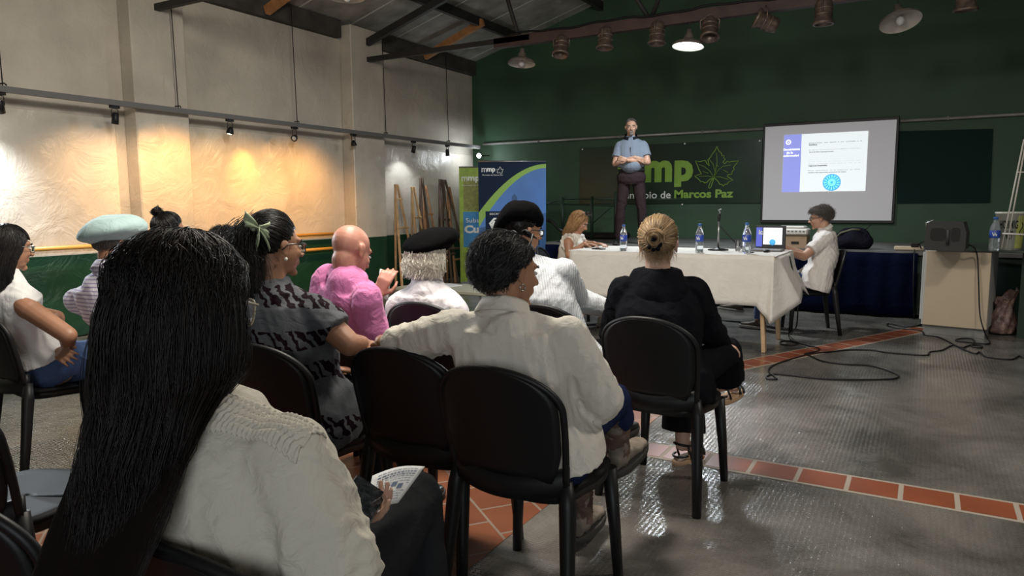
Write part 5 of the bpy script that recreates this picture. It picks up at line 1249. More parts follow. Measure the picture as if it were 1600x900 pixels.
HB = hair_mat('black_hair', (0.0035, 0.003, 0.003), (0.022, 0.018, 0.017))
HR = hair_mat('black_reddish_hair', (0.0020, 0.0016, 0.0015), (0.014, 0.0060, 0.0045), .48)
HG = hair_mat('greying_hair', (0.004, 0.004, 0.004), (0.10, 0.10, 0.105)); HGM = hair_mat('grey_brown_hair', (0.05, 0.044, 0.038), (0.20, 0.18, 0.165))
HW = hair_mat('white_hair', (0.60, 0.55, 0.45), (0.90, 0.86, 0.76), .5); HBL = hair_mat('blonde_hair', (0.10, 0.055, 0.024), (0.62, 0.43, 0.23), .42); HGB = hair_mat('golden_hair', (0.16, 0.075, 0.03), (0.58, 0.36, 0.17), .4)
S1 = skin_mat('skin_light', (0.44, 0.25, 0.17)); S2 = skin_mat('skin_tan', (0.34, 0.17, 0.10)); S3 = skin_mat('skin_ruddy', (0.46, 0.21, 0.15)); S4 = skin_mat('skin_pale', (0.56, 0.35, 0.26))
m_jean = cloth_mat('blue_denim', (0.055, 0.10, 0.22), .85, weave=500, fold=16, strength=.5, noise=.3); m_dj = cloth_mat('navy_denim', (0.012, 0.018, 0.05), .85, fold=14, strength=.5); m_bj = cloth_mat('charcoal_denim', (0.018, 0.019, 0.021), .85, fold=12, strength=.4, noise=.2)
m_blk = cloth_mat('black_jersey', (0.0065, 0.0068, 0.009), .85, fold=10, strength=.6); m_bt = cloth_mat('dark_brown_trousers', (0.030, 0.020, 0.022), .85, fold=14, strength=.5)
m_bl = cloth_mat('cream_blouse', (0.60, 0.56, 0.47), .8, weave=700, fold=22, strength=.45, noise=.04); m_ws = cloth_mat('off_white_shirt', (0.66, 0.62, 0.54), .75, weave=700, fold=16, strength=.4, noise=.04)
m_sole = mat('grey_sole', (.22, .21, .19), .8); m_bsole = mat('dark_sole', (.03, .027, .025), .8); m_soletan = mat('tan_sole', (.42, .27, .16), .7); m_boot = mat('brown_suede', (.105, .062, .044), .8, noise=(12, .4, 7)); m_snk = cloth_mat('grey_sneaker', (.30, .29, .26), .8, fold=30); m_bs = mat('black_shoe', (.01, .01, .01), .35); m_brs = mat('brown_leather', (.06, .045, .03), .5, noise=(30, .3))
def tone(rs, n, lo=.2, hi=.8, p=1.0): return lo+(hi-lo)*rs.uniform(0, 1, n)**p

# ---- 1 the foreground woman
rs = np.random.RandomState(1)
hd1 = at(292, 478, d=1.17)
B = pose(-.96, .84, 92, face=98, fpitch=-14, froll=2, female=True, head=None, W=dict(head=hd1, shR=at(452, 724, d=1.10), shL=at(452, 724, d=1.10)+A3(-.32, .01, .0), elR=at(522, 884, d=1.10), elL=(-1.22, .95, .78), wrR=at(498, 842, d=1.28), wrL=at(500, 806, d=1.38), knR=at(650, 778, d=1.72), knL=(-1.06, 1.32, .52)))
fit_neck(B, .04)
B.hiR = A3(-.90, .85, .57); B.anR = B.knR+A3(.05, -.02, -.50); B.anL = A3(-1.05, 1.40, .10); B.toeR = A3(.4, .9, 0)
fd = nrm(at(566, 796, d=1.36)-B.wrR)
p1, body = person('person', 'woman with very long black hair and cream blouse in the foreground, holding phone and leaflet', B, S4, (-.96, .84), .0055, hands={'R': dict(d=at(545, 806, d=1.40)-B.wrR, n=A3(.3, .2, -1), curl=.5, s=.95), 'L': dict(d=A3(.8, .5, .0), n=A3(0, .2, -1), curl=.5, s=.95)})
eyes(B, body, HB, HB)
def yoke(mb):
    up = A3(0, 0, 1); mb.ell(B.shR+A3(-.02, 0, .012), (.06, .06, .03)); mb.ell(B.shL+A3(.02, 0, .012), (.06, .06, .03))
sh = shirt(p1, B, m_bl, (2.0, 2.0), .020, 'blouse', .0065, .0032, 34, 4, puff=.014, ex=1.6, extra=yoke)
# gathered lace yoke on the shoulder
def lace(u, v):
    a = -1.0+2.6*u; c = B.shR+A3(-.045, .0, .0); r_ = .072+.010*v; return c+A3(.95*r_*math.sin(a)*(1), r_*.8*math.cos(a)-.01, .060+.004*math.sin(a*42)+.003*math.sin(v*30)-.045*v)
from mathutils.bvhtree import BVHTree
_bv = BVHTree.FromPolygons([v.co.copy() for v in sh.data.vertices], [tuple(p_.vertices) for p_ in sh.data.polygons])
N0 = B.nb+B.r*.055; N1 = B.shR+B.r*.055
def lace(u, v):
    q_ = N0+(N1-N0)*u; qc_ = _bv.ray_cast(Vector((q_[0], q_[1], 1.6)), Vector((0, 0, -1)))[0]; zc_ = qc_[2] if qc_ is not None else B.shR[2]; q_ = A3(q_[0], q_[1], 0)-B.f*(.034*(2*v-1)+.008+.004*math.sin(u*9)); h_ = _bv.ray_cast(Vector((q_[0], q_[1], 1.6)), Vector((0, 0, -1)))
    z = max(h_[0][2], zc_-.035) if h_[0] is not None else zc_-.02; return (q_[0], q_[1], z+.004+.0028*math.sin(u*150+2*math.sin(v*9)+9*u*v)*(.5+.5*v)+.0018*math.sin(v*34+5*u))
o = MB().grid(lace, 260, 20).build('lace_yoke', m_bl, sh, True); solidify(o, .002)
trousers(p1, B, m_bj, .014, .008)
for s in 'LR': shoe(p1, getattr(B, 'an'+s), getattr(B, 'kn'+s), B.f if s == 'L' else B.toeR, m_snk, m_sole)
hp = h_fall(rs, 22000, .68, 36, vol=1.14, back=-.02, wave=.016, widen=.12, clump=90, az_min=66, topvol=.02)
n = len(hp); tn = tone(rs, n, 0, 1, 2.0); hair(B, p1, HR, None, rs.uniform(.0005, .0009, n), tn, grow=1.04, extra_paths=push_out(toworld(B, hp), B, .125, .75, 1.00, .30))
glasses(B, p1, mat('clear_frame', (.55, .52, .42), .15, trans=.3), w_=.056, h=.046, x0=.068)
# phone and leaflet
phc = at(560, 790, d=1.33); ux = nrm(at(598, 772, d=1.36)-at(562, 830, d=1.24)); uy = nrm(np.cross(ux, nrm(at(560, 780, d=1)-EYEP))); un = nrm(np.cross(ux, uy)); uy = np.cross(un, ux)
rot = np.array((uy, ux, un)).T
t = thing('phone', 'smartphone with a cracked shiny screen in the foreground woman\'s hand', 'phone', tuple(phc)); MB().box(phc, (.074, .15, .009), rot, bev=.004).build('phone_shell', mat('phone_metal', (.25, .25, .26), .25, .8), t, True)
face_n = un if np.dot(un, EYEP-phc) > 0 else -un
MB().box(phc+face_n*.005, (.068, .142, .001), rot).build('phone_screen', mat('phone_glass', (.015, .018, .022), .08, noise=(90, .9)), t, True)
q = [at(582, 752, d=1.52), at(664, 737, d=1.66), at(622, 795, d=1.50), at(567, 828, d=1.36)]
t = thing('leaflet', 'printed white leaflet resting on the foreground woman\'s knee', 'leaflet', tuple(q[2]))
def pf(u, v):
    a = q[0]+(q[1]-q[0])*u; b = q[3]+(q[2]-q[3])*u; return a+(b-a)*v+A3(0, 0, .010*math.sin(u*3.1)+.012)
o = MB().grid(pf, 12, 8).build('sheet', m_paper, t, True); solidify(o, .0008)
mb = MB(); ink = mat('blue_grey_ink', (.12, .16, .25), .8)
rnd = random.Random(5)
def quad(u0, u1, v0, v1):
    nn = nrm(np.cross(pf(1, 0)-pf(0, 0), pf(0, 1)-pf(0, 0))); nn = nn if nn[2] > 0 else -nn
    mb.add([pf(a, b)+nn*.0016 for a, b in ((u0, v0), (u1, v0), (u1, v1), (u0, v1))], [(0, 1, 2, 3)], False)
for j in range(13):
    v = .08+j*.065; u = .12
    while u < .85:
        du = rnd.uniform(.03, .09); 
        if not (.45 < u < .8 and 5 < j < 9): quad(u, min(.9, u+du), v, v+(.028 if j in (1, 2) else .014))
        u += du+.018
mb.build('printed_text', ink, t, True)
mb = MB(); quad(.5, .62, .42, .52); quad(.66, .78, .48, .60); mb.build('printed_marks', ink, t, True)

# ---- 2 woman in off-white shirt, sunglasses on head
rs = np.random.RandomState(2)
hd = at(797, 426, d=2.36)
B = pose(-1.115, 2.12, 82, face=66, fpitch=-8, froll=4, girth=1.12, head=None, W=dict(head=hd, shL=at(714, 515, d=2.36), shR=at(886, 528, d=2.30), elL=at(626, 540, d=2.50), wrL=at(596, 534, d=2.70), elR=at(942, 622, d=2.36), wrR=at(925, 655, d=2.66)))
fit_neck(B)
B.pel = B.pel+A3(.02, 0, 0)
B.knL = A3(-1.15, 2.50, .52); B.anL = at(908, 802, z=.13); B.knR = A3(-1.0, 2.52, .60); B.anR = at(968, 700, d=2.82); B.toeR = nrm(at(1008, 690, d=2.98)-at(968, 730, d=2.8)); B.toeL = A3(-.05, 1, 0)
p, body = person('person', 'woman in off-white shirt with short dark greying hair, arm over the next chair', B, S2, (-1.155, 2.11), .006, hands={'L': dict(d=A3(-.35, .9, -.3), curl=.3)})
eyes(B, body, HB, HB)
shirt(p, B, m_ws, (1.22, 1.45), .016, 'shirt', .0065, .0034, 30, 9, z0=1, ex=1.5, puff=.012); collar(p, B, m_ws, .074, .040)
trousers(p, B, m_dj, .012, .0, .30)
for s, hgh in (('L', .78), ('R', .78)): shoe(p, getattr(B, 'an'+s), getattr(B, 'kn'+s), getattr(B, 'toe'+s), m_boot, m_bsole, 1.02, up=nrm(getattr(B, 'kn'+s)-getattr(B, 'an'+s)), high=hgh)
lo2 = lambda az: np.interp(az, [0, 35, 60, 72, 84, 100, 120, 180], [40, 34, 22, 8, 4, -34, -48, -58])
hp = h_layer(rs, 6500, A3(0, -.72, -.69), 13, .034, .016, lo=lo2, tmin=.35, tmax=.92, wave=.0035); n = len(hp); hair(B, p, HG, hp, rs.uniform(.0009, .0016, n), tone(rs, n, 0, 1, 4.5), grow=1.12, lo=lo2)
glasses(B, p, m_black, mat('dark_lens', (.02, .015, .01), .1), on_head=True, w_=.056, h=.044, x0=.070)
F_ = B.frame
o = MB().tube([B.head+F_ @ A3(.079+.0, -.004+.010*math.cos(a), -.048+.010*math.sin(a)) for a in np.linspace(0, 6.28, 14)], .0018, 6).build('earring', mat('silver', (.6, .58, .55), .25, .9), p, True)

# ---- 3 woman in black hoodie with blonde bun
rs = np.random.RandomState(3)
B = pose(-1.03, 3.24, 88, face=104, fpitch=2, female=True, girth=1.10, hs=1.08, head=None, W=dict(head=at(1029, 382, d=3.40), shL=at(976, 456, d=3.42), shR=at(1082, 458, d=3.38), elL=at(962, 520, d=3.5), elR=at(1104, 512, d=3.46), wrL=(-1.18, 3.55, .66), wrR=(-.85, 3.58, .66)))
fit_neck(B)
B.knL = A3(-1.05, 3.66, .52); B.anL = at(1066, 694, z=.10); B.knR = A3(-.84, 3.66, .60); B.anR = at(1126, 602, d=3.85); B.toeR = nrm(at(1160, 600, d=3.92)-at(1126, 615, d=3.82)); B.toeL = A3(.35, .9, 0)
B.bare = 1
p, body = person('person', 'woman in black hoodie with a low blonde bun, seen from behind, legs crossed in sandals', B, S4, (-1.03, 3.24), .006)
def hoodx(mb):
    up = nrm(B.nb-B.sho); back = -B.f
    for k in range(15):
        a = math.pi*(.02+.96*k/14); mb.ell(B.nb+B.r*.115*math.cos(a)*1.0+back*(.020+.085*math.sin(a))+A3(0, 0, -.035-.045*math.sin(a)), (.034, .034, .034+.018*math.sin(a)))
    mb.ell(B.nb+back*.085+A3(0, 0, -.125), (.105, .035, .065))
shirt(p, B, m_blk, (2.0, 2.0), .024, 'hoodie', .008, .0045, 22, 5, puff=.014, ex=1.3)
def hood(u, v):
    a = 2*math.pi*u; bk = .5-.5*math.sin(a)          # a = pi/2 is the front
    prof_r = np.interp(v, [0, .12, .35, .62, .85, 1], [.066, .078, .100, .112+.030*bk, .108+.040*bk, .085+.04*bk]); prof_z = np.interp(v, [0, .12, .35, .62, .85, 1], [.000, .030, .018, -.030-.055*bk, -.075-.085*bk, -.085-.10*bk])
    prof_r += .006*math.sin(5*a+6*v)*math.sin(math.pi*v); prof_z += .008*math.sin(3*a+2)*math.sin(math.pi*v)*bk
    return B.nb+B.r*prof_r*math.cos(a)*(1.0+.25*v)+B.f*prof_r*math.sin(a)+A3(0, 0, prof_z)
o = MB().grid(hood, 56, 18).build('hood', m_blk, p, True); solidify(o, .008)
tr = MB(); 
trousers(p, B, m_blk, .020, .062, {'L': .84, 'R': .66})
def sandal(an, kn, d, par):
    d = nrm(d); u = nrm(A3(0, 0, 1)-d*d[2]); r_ = np.cross(d, u); rot = np.array((r_, d, u)).T; o = an-u*.085; P = lambda x, y, z: o+rot @ A3(x, y, z)
    mb = MB(); mb.rings([[P(.040*math.cos(a)*k, .055+.125*math.sin(a)*k, z) for a in np.linspace(0, 6.2832, 25)[:-1]] for z, k in ((-.022, .96), (-.018, 1), (.006, 1.02), (.010, .97))]); s_ = mb.build('sandal_sole', m_soletan, par, True)
    st_ = MB(); st_.tube([P(.042*math.cos(a), .135+.004*math.sin(2*a), .008+.048*math.sin(a)) for a in np.linspace(0, math.pi, 11)], [.007]*11, 6); st_.tube([P(.040*math.cos(a), .11+.004*math.sin(2*a), .008+.054*math.sin(a)) for a in np.linspace(0, math.pi, 11)], [.007]*11, 6)
    st_.tube([P(.041*math.sin(a), -.0+.042*-math.cos(a), .085+.01*math.cos(a)) for a in np.linspace(0, 6.2832, 20)], .0065, 6); st_.tube([P(.040, .0, .08), P(.042, .02, .03), P(.04, .03, .005)], .006, 6); st_.tube([P(-.040, .0, .08), P(-.042, .02, .03), P(-.04, .03, .005)], .006, 6); st_.tube([P(-.04*math.cos(a), -.055*math.sin(a), .03) for a in np.linspace(0, math.pi, 9)], .006, 6)
    st_.build('sandal_strap', m_bs, s_, True)
sandal(B.anL, B.knL, B.toeL, p); sandal(B.anR, B.knR, B.toeR, p)
tg = A3(-.05, -.92, .02); hp = h_swept(rs, 3600, tg, 12, .014); n = len(hp); bc_ = SC0+nrm(tg)*A3(.085, .118, .095)+A3(0, 0, .012)
bp2 = np.concatenate([h_bun(rs, 1300, bc_+A3(0, -.006, -.004), .042, 14, axis=A3(0, -1, 0))]); 
lb = rs.randint(0, n, 60); loose = hp[lb][:, ::-1].copy(); 
o = hair(B, p, HBL, hp, rs.uniform(.0008, .0013, n), tone(rs, n, 0, 1, 1.3), grow=1.02); me = curves_mesh('bun', toworld(B, bp2), rs.uniform(.0009, .0014, len(bp2)), HBL, tone(rs, len(bp2), 0, .9, 1.3)); link('hair_bun', me, o, True)
neckh = np.stack([SC0+np.outer(np.ones(12), v_*SCALP*1.03)+np.outer(np.linspace(0, 1, 12)**1.3, A3(rs.normal(0, .015), .0, -rs.uniform(.03, .07))) for v_ in roots(3000, rs)[:2500] if v_[2] < -.30 or (v_[1] > .1 and v_[2] < .3 and rs.rand() < .12)]); me = curves_mesh('loose', toworld(B, noise_paths(neckh, rs, .004, 1, 60)), .0007, HBL, tone(rs, len(neckh))); link('loose_strands', me, o, True)
mb = MB(); 
for k in range(26):
    a = k*.9; mb.ell(toworld(B, bc_+A3(.024*math.cos(a), -.030+.008*math.sin(3*a), .022*math.sin(a)-.030))[:], (.011, .009, .011))
me = fuse(mb, .004, 2); me.materials.append(m_blk); link('scrunchie', me, o, True)

# ---- 4 white-haired man in black beret
rs = np.random.RandomState(4)
B = pose(C6[0], C6[1], 90, face=84, fpitch=-6, froll=-2, girth=1.08, head=None, W=dict(head=at(672, 396, d=3.85), shL=at(622, 478, d=3.85), shR=at(712, 484, d=3.72), elL=at(606, 540, d=3.9), elR=at(728, 540, d=3.75)))
fit_neck(B)
m_wh = cloth_mat('white_shirt', (.62, .60, .62), .8, fold=16, strength=.45, noise=.03)
p, body = person('person', 'white-haired man in a black beret and white shirt, seen from behind', B, S2, C6, .007); eyes(B, body, HW, HW)
shirt(p, B, m_wh, (2, 2), .016, seed=12, ex=1.4, amp=.0040); collar(p, B, m_wh, .072, .038); trousers(p, B, m_dj)
for s in 'LR': shoe(p, getattr(B, 'an'+s), getattr(B, 'kn'+s), B.f, m_brs, m_bsole)
lo4 = lambda az: np.interp(az, [0, 60, 78, 92, 110, 180], [60, 20, -6, -20, -48, -60])
hp = np.concatenate([h_fall(rs, 5000, .135, 14, vol=1.34, back=.0, wave=.013, widen=.15, clump=70, az_min=82)]); hp = hp[(hp[:, 0, 2] < .085)]; n = len(hp); hair(B, p, HW, hp, rs.uniform(.0011, .0018, n), tone(rs, n, 0, 1), grow=1.04)
m_ber = cloth_mat('black_felt', (.0032, .0032, .0036), .95, weave=700, fold=8, strength=.5)
beret(B, p, m_ber, .152, .066, tilt=(-.10, -.32), off=(.0, .0, .068))

# ---- 5 bald man in pink shirt
rs = np.random.RandomState(5)
c5_ = at(493, 491, z=.86)+A3(0, .30, 0)
B = pose(c5_[0], c5_[1], 86, face=86, fpitch=-26, froll=3, girth=1.12, hs=1.04, head=None, W=dict(head=at(549, 393, d=3.28), shL=at(514, 436, d=3.32), shR=at(573, 466, d=3.14), elL=at(494, 515, d=3.3), elR=at(586, 548, d=3.22), wrR=at(589, 462, d=3.5), wrL=at(560, 500, d=3.6)))
fit_neck(B)
m_pk = cloth_mat('pink_linen', (.60, .19, .40), .85, weave=500, fold=18, strength=.5, noise=.08)
p, body = person('person', 'bald man in a pink shirt bending over a paper', B, S3, tuple(c5_[:2]), .0065, hands={'R': dict(d=A3(.35, .3, .9), n=A3(.6, -.7, .2), curl=.5)}); eyes(B, body, HB, HB)
shirt(p, B, m_pk, (.85, .85), .017, seed=21, ex=1.4, amp=.0042); collar(p, B, m_pk, .078, .036); trousers(p, B, m_dj)
for s in 'LR': shoe(p, getattr(B, 'an'+s), getattr(B, 'kn'+s), B.f, m_brs, m_bsole)
q = [at(594, 420, d=3.55), at(611, 427, d=3.6), at(606, 470, d=3.55), at(587, 462, d=3.5)]
o = MB().grid(lambda u, v: (q[0]+(q[1]-q[0])*u)*(1-v)+(q[3]+(q[2]-q[3])*u)*v+A3(0, .01*math.sin(3*u), 0), 6, 6).build('paper_sheet', m_paper); solidify(o, .001); tag(o, 'white paper held up in the bald man\'s right hand', 'paper')

# ---- 6 woman in the patterned top with a hair bow
rs = np.random.RandomState(6)
c6_ = at(395, 537, z=.86)+A3(0, .30, 0)
B = pose(c6_[0], c6_[1], 84, face=80, fpitch=-4, froll=2, girth=1.12, female=True, head=None, W=dict(head=at(432, 386, d=2.74), shL=at(362, 488, d=2.68), shR=at(492, 488, d=2.70), elR=at(546, 538, d=2.66), wrR=at(566, 535, d=2.84), elL=at(340, 560, d=2.75)))
fit_neck(B)
m_pt = cloth_mat('brush_pattern_cloth', (.10, .105, .115), .8, fold=14, strength=.4, noise=.3)
_n, _l = nodes(m_pt); _b = _n['Principled BSDF']; tc = nd(m_pt, 'ShaderNodeTexCoord'); mp = nd(m_pt, 'ShaderNodeMapping'); mp.inputs['Scale'].default_value = (1, 1, 1); _l.new(tc.outputs['Object'], mp.inputs[0])
wv = nd(m_pt, 'ShaderNodeTexWave', wave_type='BANDS', bands_direction='DIAGONAL', i_Scale=11.0, i_Distortion=5.0, i_Detail=1.0); wv.inputs['Detail Scale'].default_value = 3; _l.new(mp.outputs[0], wv.inputs[0])
w2 = nd(m_pt, 'ShaderNodeTexWave', wave_type='BANDS', bands_direction='Z', i_Scale=2.0, i_Distortion=3.5, i_Detail=2.0); w2.inputs['Detail Scale'].default_value = 2; _l.new(mp.outputs[0], w2.inputs[0])
g1 = nd(m_pt, 'ShaderNodeMath', operation='GREATER_THAN'); g1.inputs[1].default_value = .42; _l.new(wv.outputs[1], g1.inputs[0]); g2 = nd(m_pt, 'ShaderNodeMath', operation='GREATER_THAN'); g2.inputs[1].default_value = .55; _l.new(w2.outputs[1], g2.inputs[0])
mu = nd(m_pt, 'ShaderNodeMath', operation='MULTIPLY'); _l.new(g1.outputs[0], mu.inputs[0]); _l.new(g2.outputs[0], mu.inputs[1])
mx = nd(m_pt, 'ShaderNodeMix', data_type='RGBA'); old = _b.inputs['Base Color'].links[0].from_socket; _l.new(mu.outputs[0], mx.inputs[0]); _l.new(old, mx.inputs[6]); mx.inputs[7].default_value = (.012, .006, .009, 1); _l.new(mx.outputs[2], _b.inputs['Base Color'])
p, body = person('person', 'woman in a dark brush-patterned top, black-rimmed glasses and a green hair bow', B, S2, tuple(c6_[:2]), .0055, hands={'R': dict(d=A3(.75, .35, -.45), n=A3(.2, -.5, .8), curl=.8, thumb=.9)}); eyes(B, body, HB, HB)
shirt(p, B, m_pt, (.62, .62), .016, 'top', seed=31, ex=1.2, amp=.0038); trousers(p, B, m_blk)
for s in 'LR': shoe(p, getattr(B, 'an'+s), getattr(B, 'kn'+s), B.f, m_bs, m_bsole)
tg = A3(.05, -.86, .42); hp = h_swept(rs, 4200, tg, 12, .018); n = len(hp); o = hair(B, p, HB, hp, rs.uniform(.0008, .0013, n), tone(rs, n, 0, 1, 2), grow=1.03)
m_ = 1600; e0 = SC0+nrm(tg)*SCALP*1.08; S_ = 16; u = np.linspace(0, 1, S_)[None, :, None]; r0 = rs.normal(0, .018, (m_, 1, 3)); pt = e0+r0*(1+u*1.2)+A3(0, -.035, 0)*np.sin(np.clip(u*2, 0, 1)*math.pi/2)+A3(-.0, .01, -.27)*u**1.15*rs.uniform(.6, 1.05, (m_, 1, 1)); lp = hp
me = curves_mesh('tail', toworld(B, noise_paths(pt, rs, .008, 1.2, 50)), rs.uniform(.0008, .0013, m_), HB, tone(rs, m_, 0, 1, 2)); link('ponytail', me, o, True)
bw = MB(); bc = e0+A3(.050, -.008, -.004)
m_bow = cloth_mat('sage_bow_cloth', (.34, .40, .26), .8, fold=30)
for sg, ll, dn in ((-1, .055, .03), (1, .045, -.005), (-.3, .03, -.06), (.9, .05, -.06)):
    def bf(u, v, sg=sg, ll=ll, dn=dn): return toworld(B, bc+A3(.012+.012*math.sin(u*3)+.006*math.sin(9*v), sg*ll*u, dn*u+(.004+.024*u)*(2*v-1)))
    bw.grid(bf, 8, 8)
bw.ell(toworld(B, bc+A3(0, -.01, 0)), (.012, .012, .014)); ob = bw.build('hair_bow', m_bow, p, True); solidify(ob, .003)
glasses(B, p, mat('dark_horn_frame', (.02, .015, .012), .25), w_=.054, h=.036, x0=.068)
MB().ell(toworld(B, A3(.084, -.012, -.046)), (.007, .007, .007)).build('earring', mat('pearl', (.7, .66, .58), .2), p, True)

# ---- 7 man in pale teal beret
rs = np.random.RandomState(7)
B = pose(-3.36, 2.28, 88, face=92, fpitch=-10, froll=3, girth=1.12, head=None, W=dict(head=at(180, 384, d=3.66), shL=at(124, 470, d=3.72), shR=at(196, 470, d=3.6)))
fit_neck(B)
m_st = cloth_mat('lilac_striped_shirt', (.58, .55, .60), .8, fold=16, strength=.3, noise=.03, stripe=((0, 0, 1), .019, .38, (.30, .25, .38)))
p, body = person('person', 'man in a pale teal beret, glasses and a thinly striped shirt', B, S2, (-3.36, 2.28), .0065); eyes(B, body, HGM, HGM)
shirt(p, B, m_st, (2, 2), .018, seed=41, amp=.0028); collar(p, B, m_st, .075, .036); trousers(p, B, m_bt)
for s in 'LR': shoe(p, getattr(B, 'an'+s), getattr(B, 'kn'+s), B.f, m_brs, m_bsole)
hp = h_short(rs, 1600, .3, .006, 6, part=A3(0, .3, 1)); hp = hp[hp[:, 0, 2] < .06]; hair(B, p, HGM, hp, .0012, tone(rs, len(hp)), grow=1.02)
m_tb = cloth_mat('pale_teal_felt', (.33, .45, .44), .9, weave=600, fold=10, strength=.5, noise=.08); beret(B, p, m_tb, .158, .072, tilt=(-.0, -.22), off=(-.006, -.012, .088), droop=(-.6, -.6, .05))
glasses(B, p, m_black, w_=.052, h=.034)

# ---- 8 woman in white sleeveless top, left edge
rs = np.random.RandomState(8)
B = pose(-3.92, 2.0, 80, face=92, fpitch=-6, female=True, head=None, W=dict(head=at(14, 388, d=3.60), shR=at(38, 478, d=3.52), shL=at(-55, 470, d=3.7), elR=at(106, 524, d=3.50), wrR=at(106, 546, d=3.66)))
fit_neck(B)
B.knR = at(150, 590, d=3.95); B.wrL = at(92, 552, d=3.62); B.elL = A3(-4.1, 2.1, .75)
p, body = person('person', 'woman with straight black hair, white sleeveless top and jeans, arms folded, at the left edge', B, S2, (-3.92, 2.0), .0055, hands={'R': dict(d=A3(-.9, -.1, -.1), n=A3(0, -.6, .7), curl=.35), 'L': dict(d=A3(.8, -.3, .1), n=A3(0, -.7, .6), curl=.5)}); eyes(B, body, HB, HB)
m_tk = cloth_mat('white_ribbed_cotton', (.66, .65, .63), .85, fold=14, strength=.4, noise=.03)
mb = torso(MB(), B, .012, 2); mb.cap(B.shR-B.r*.05, B.shR-B.r*.045+A3(0, 0, -.02), .062, .06); me = garment(p, 'sleeveless_top', mb, m_tk, .008, .003, 26, 51)
trousers(p, B, m_jean, .014)
for s in 'LR': shoe(p, getattr(B, 'an'+s), getattr(B, 'kn'+s), B.f, m_snk, m_sole)
hp = h_fall(rs, 4200, .24, 22, vol=1.14, back=.035, wave=.003, widen=.10, clump=80, az_min=62); n = len(hp); hair(B, p, HB, hp, rs.uniform(.0009, .0014, n), tone(rs, n, 0, 1, 2.2), grow=1.05)
# fringe
fr = roots(1500, rs); fr = fr[(fr[:, 1] > .3) & (fr[:, 2] > .55)][:500]; S_ = 9; u = np.linspace(0, 1, S_)[None, :, None]; tgt = np.stack([fr[:, 0]*1.1, np.full(len(fr), .95), np.full(len(fr), .18)], 1); tgt /= np.linalg.norm(tgt, axis=1, keepdims=True)
P_ = SC0+slerp(np.repeat(fr[:, None, :], S_, 1), np.broadcast_to(tgt[:, None, :], (len(fr), S_, 3)), u)*SCALP*1.09; link('fringe', curves_mesh('fringe', toworld(B, P_), .0013, HB, tone(rs, len(fr), 0, .6, 2)), p, True)
glasses(B, p, mat('thin_metal_frame', (.3, .3, .3), .3, .8), w_=.05, h=.034)
o = lump(.14, .10, .20, 17); me = o.build('patterned_bag', cloth_mat('dark_patterned_bag', (.03, .03, .05), .8, fold=20, stripe=((0.6, .3, 1), .05, .35, (.18, .25, .38)))); b_ = at(8, 560, d=3.9); me.location = (b_[0], b_[1], max(.0, b_[2]-.16)); tag(me, 'dark patterned bag on the chair side at the left edge', 'bag')
bag_z = me.location.z

# ---- 9, 10 heads in the far left row
rs = np.random.RandomState(9)
B = pose(-4.38, 3.25, 90, face=78, fpitch=-8, female=True, head=None, W=dict(head=at(266, 362, d=4.85)))
B.nb = B.head+A3(0, -.03, -.13); p, body = person('person', 'young woman of whom the small messy dark bun and forehead show above the row', B, S2, (-4.38, 3.25), .008); eyes(B, body, HB, HB)
shirt(p, B, m_blk, (.6, .6)); trousers(p, B, m_dj)
for s in 'LR': shoe(p, getattr(B, 'an'+s), getattr(B, 'kn'+s), B.f, m_snk, m_sole)
tg = A3(.0, -.62, .78); hp = h_swept(rs, 1700, tg, 9, .012); o = hair(B, p, HB, hp, .0016, tone(rs, len(hp), 0, 1, 2)); bpp = noise_paths(h_bun(rs, 500, SC0+nrm(tg)*A3(.095, .13, .115), .040, 12), rs, .006, 1, 50); link('hair_bun', curves_mesh('bun', toworld(B, bpp), .0014, HB, tone(rs, len(bpp), 0, 1, 2)), o, True)
rs = np.random.RandomState(10)
B = pose(-3.88, 3.3, 90, face=100, head=None, W=dict(head=at(353, 385, d=4.75)))
B.nb = B.head+A3(0, -.03, -.13); p, body = person('person', 'person of whom only tousled black hair shows behind the foreground hair', B, S2, (-3.88, 3.3), .008); shirt(p, B, m_blk, (2, 2)); trousers(p, B, m_dj)
for s in 'LR': shoe(p, getattr(B, 'an'+s), getattr(B, 'kn'+s), B.f, m_snk, m_sole)
hp = h_short(rs, 2200, .5, .03, 9, part=A3(.1, -.4, .9), curl=.008); hair(B, p, HB, hp, .0014, tone(rs, len(hp), 0, 1, 2))

# ---- 11 man in black beret and striped shirt
rs = np.random.RandomState(11)
B = pose(-1.62, 3.38, 84, face=62, fpitch=-6, girth=1.15, head=None, W=dict(head=at(818, 362, d=3.80), shL=at(785, 425, d=3.85), shR=at(880, 425, d=3.75), elR=at(900, 468, d=4.0)))
fit_neck(B); B.wrR = A3(-1.45, 3.85, .72)
m_s2 = cloth_mat('fine_striped_shirt', (.60, .62, .64), .8, fold=14, strength=.4, noise=.03, stripe=((1, .3, 0), .0085, .35, (.36, .40, .45)))
p, body = person('person', 'man in black beret and finely striped white shirt in front of the blue banner', B, S2, (-1.62, 3.38), .007); eyes(B, body, HB, HB)
shirt(p, B, m_s2, (2, 2), .020, seed=61, amp=.0022, ex=1.4, puff=.012); collar(p, B, m_s2, .074, .036); trousers(p, B, m_blk)
for s in 'LR': shoe(p, getattr(B, 'an'+s), getattr(B, 'kn'+s), B.f, m_bs, m_bsole)
hp = h_short(rs, 1500, .4, .012, 7, part=A3(0, .3, 1)); hp = hp[hp[:, 0, 2] < .07]; hair(B, p, HB, hp, .0013, tone(rs, len(hp), 0, 1, 2), grow=1.03)
beret(B, p, m_ber, .135, .085, tilt=(-.15, .10), off=(-.03, -.02, .075), droop=(-.7, -.7, .12)); glasses(B, p, m_black, w_=.052, h=.032)

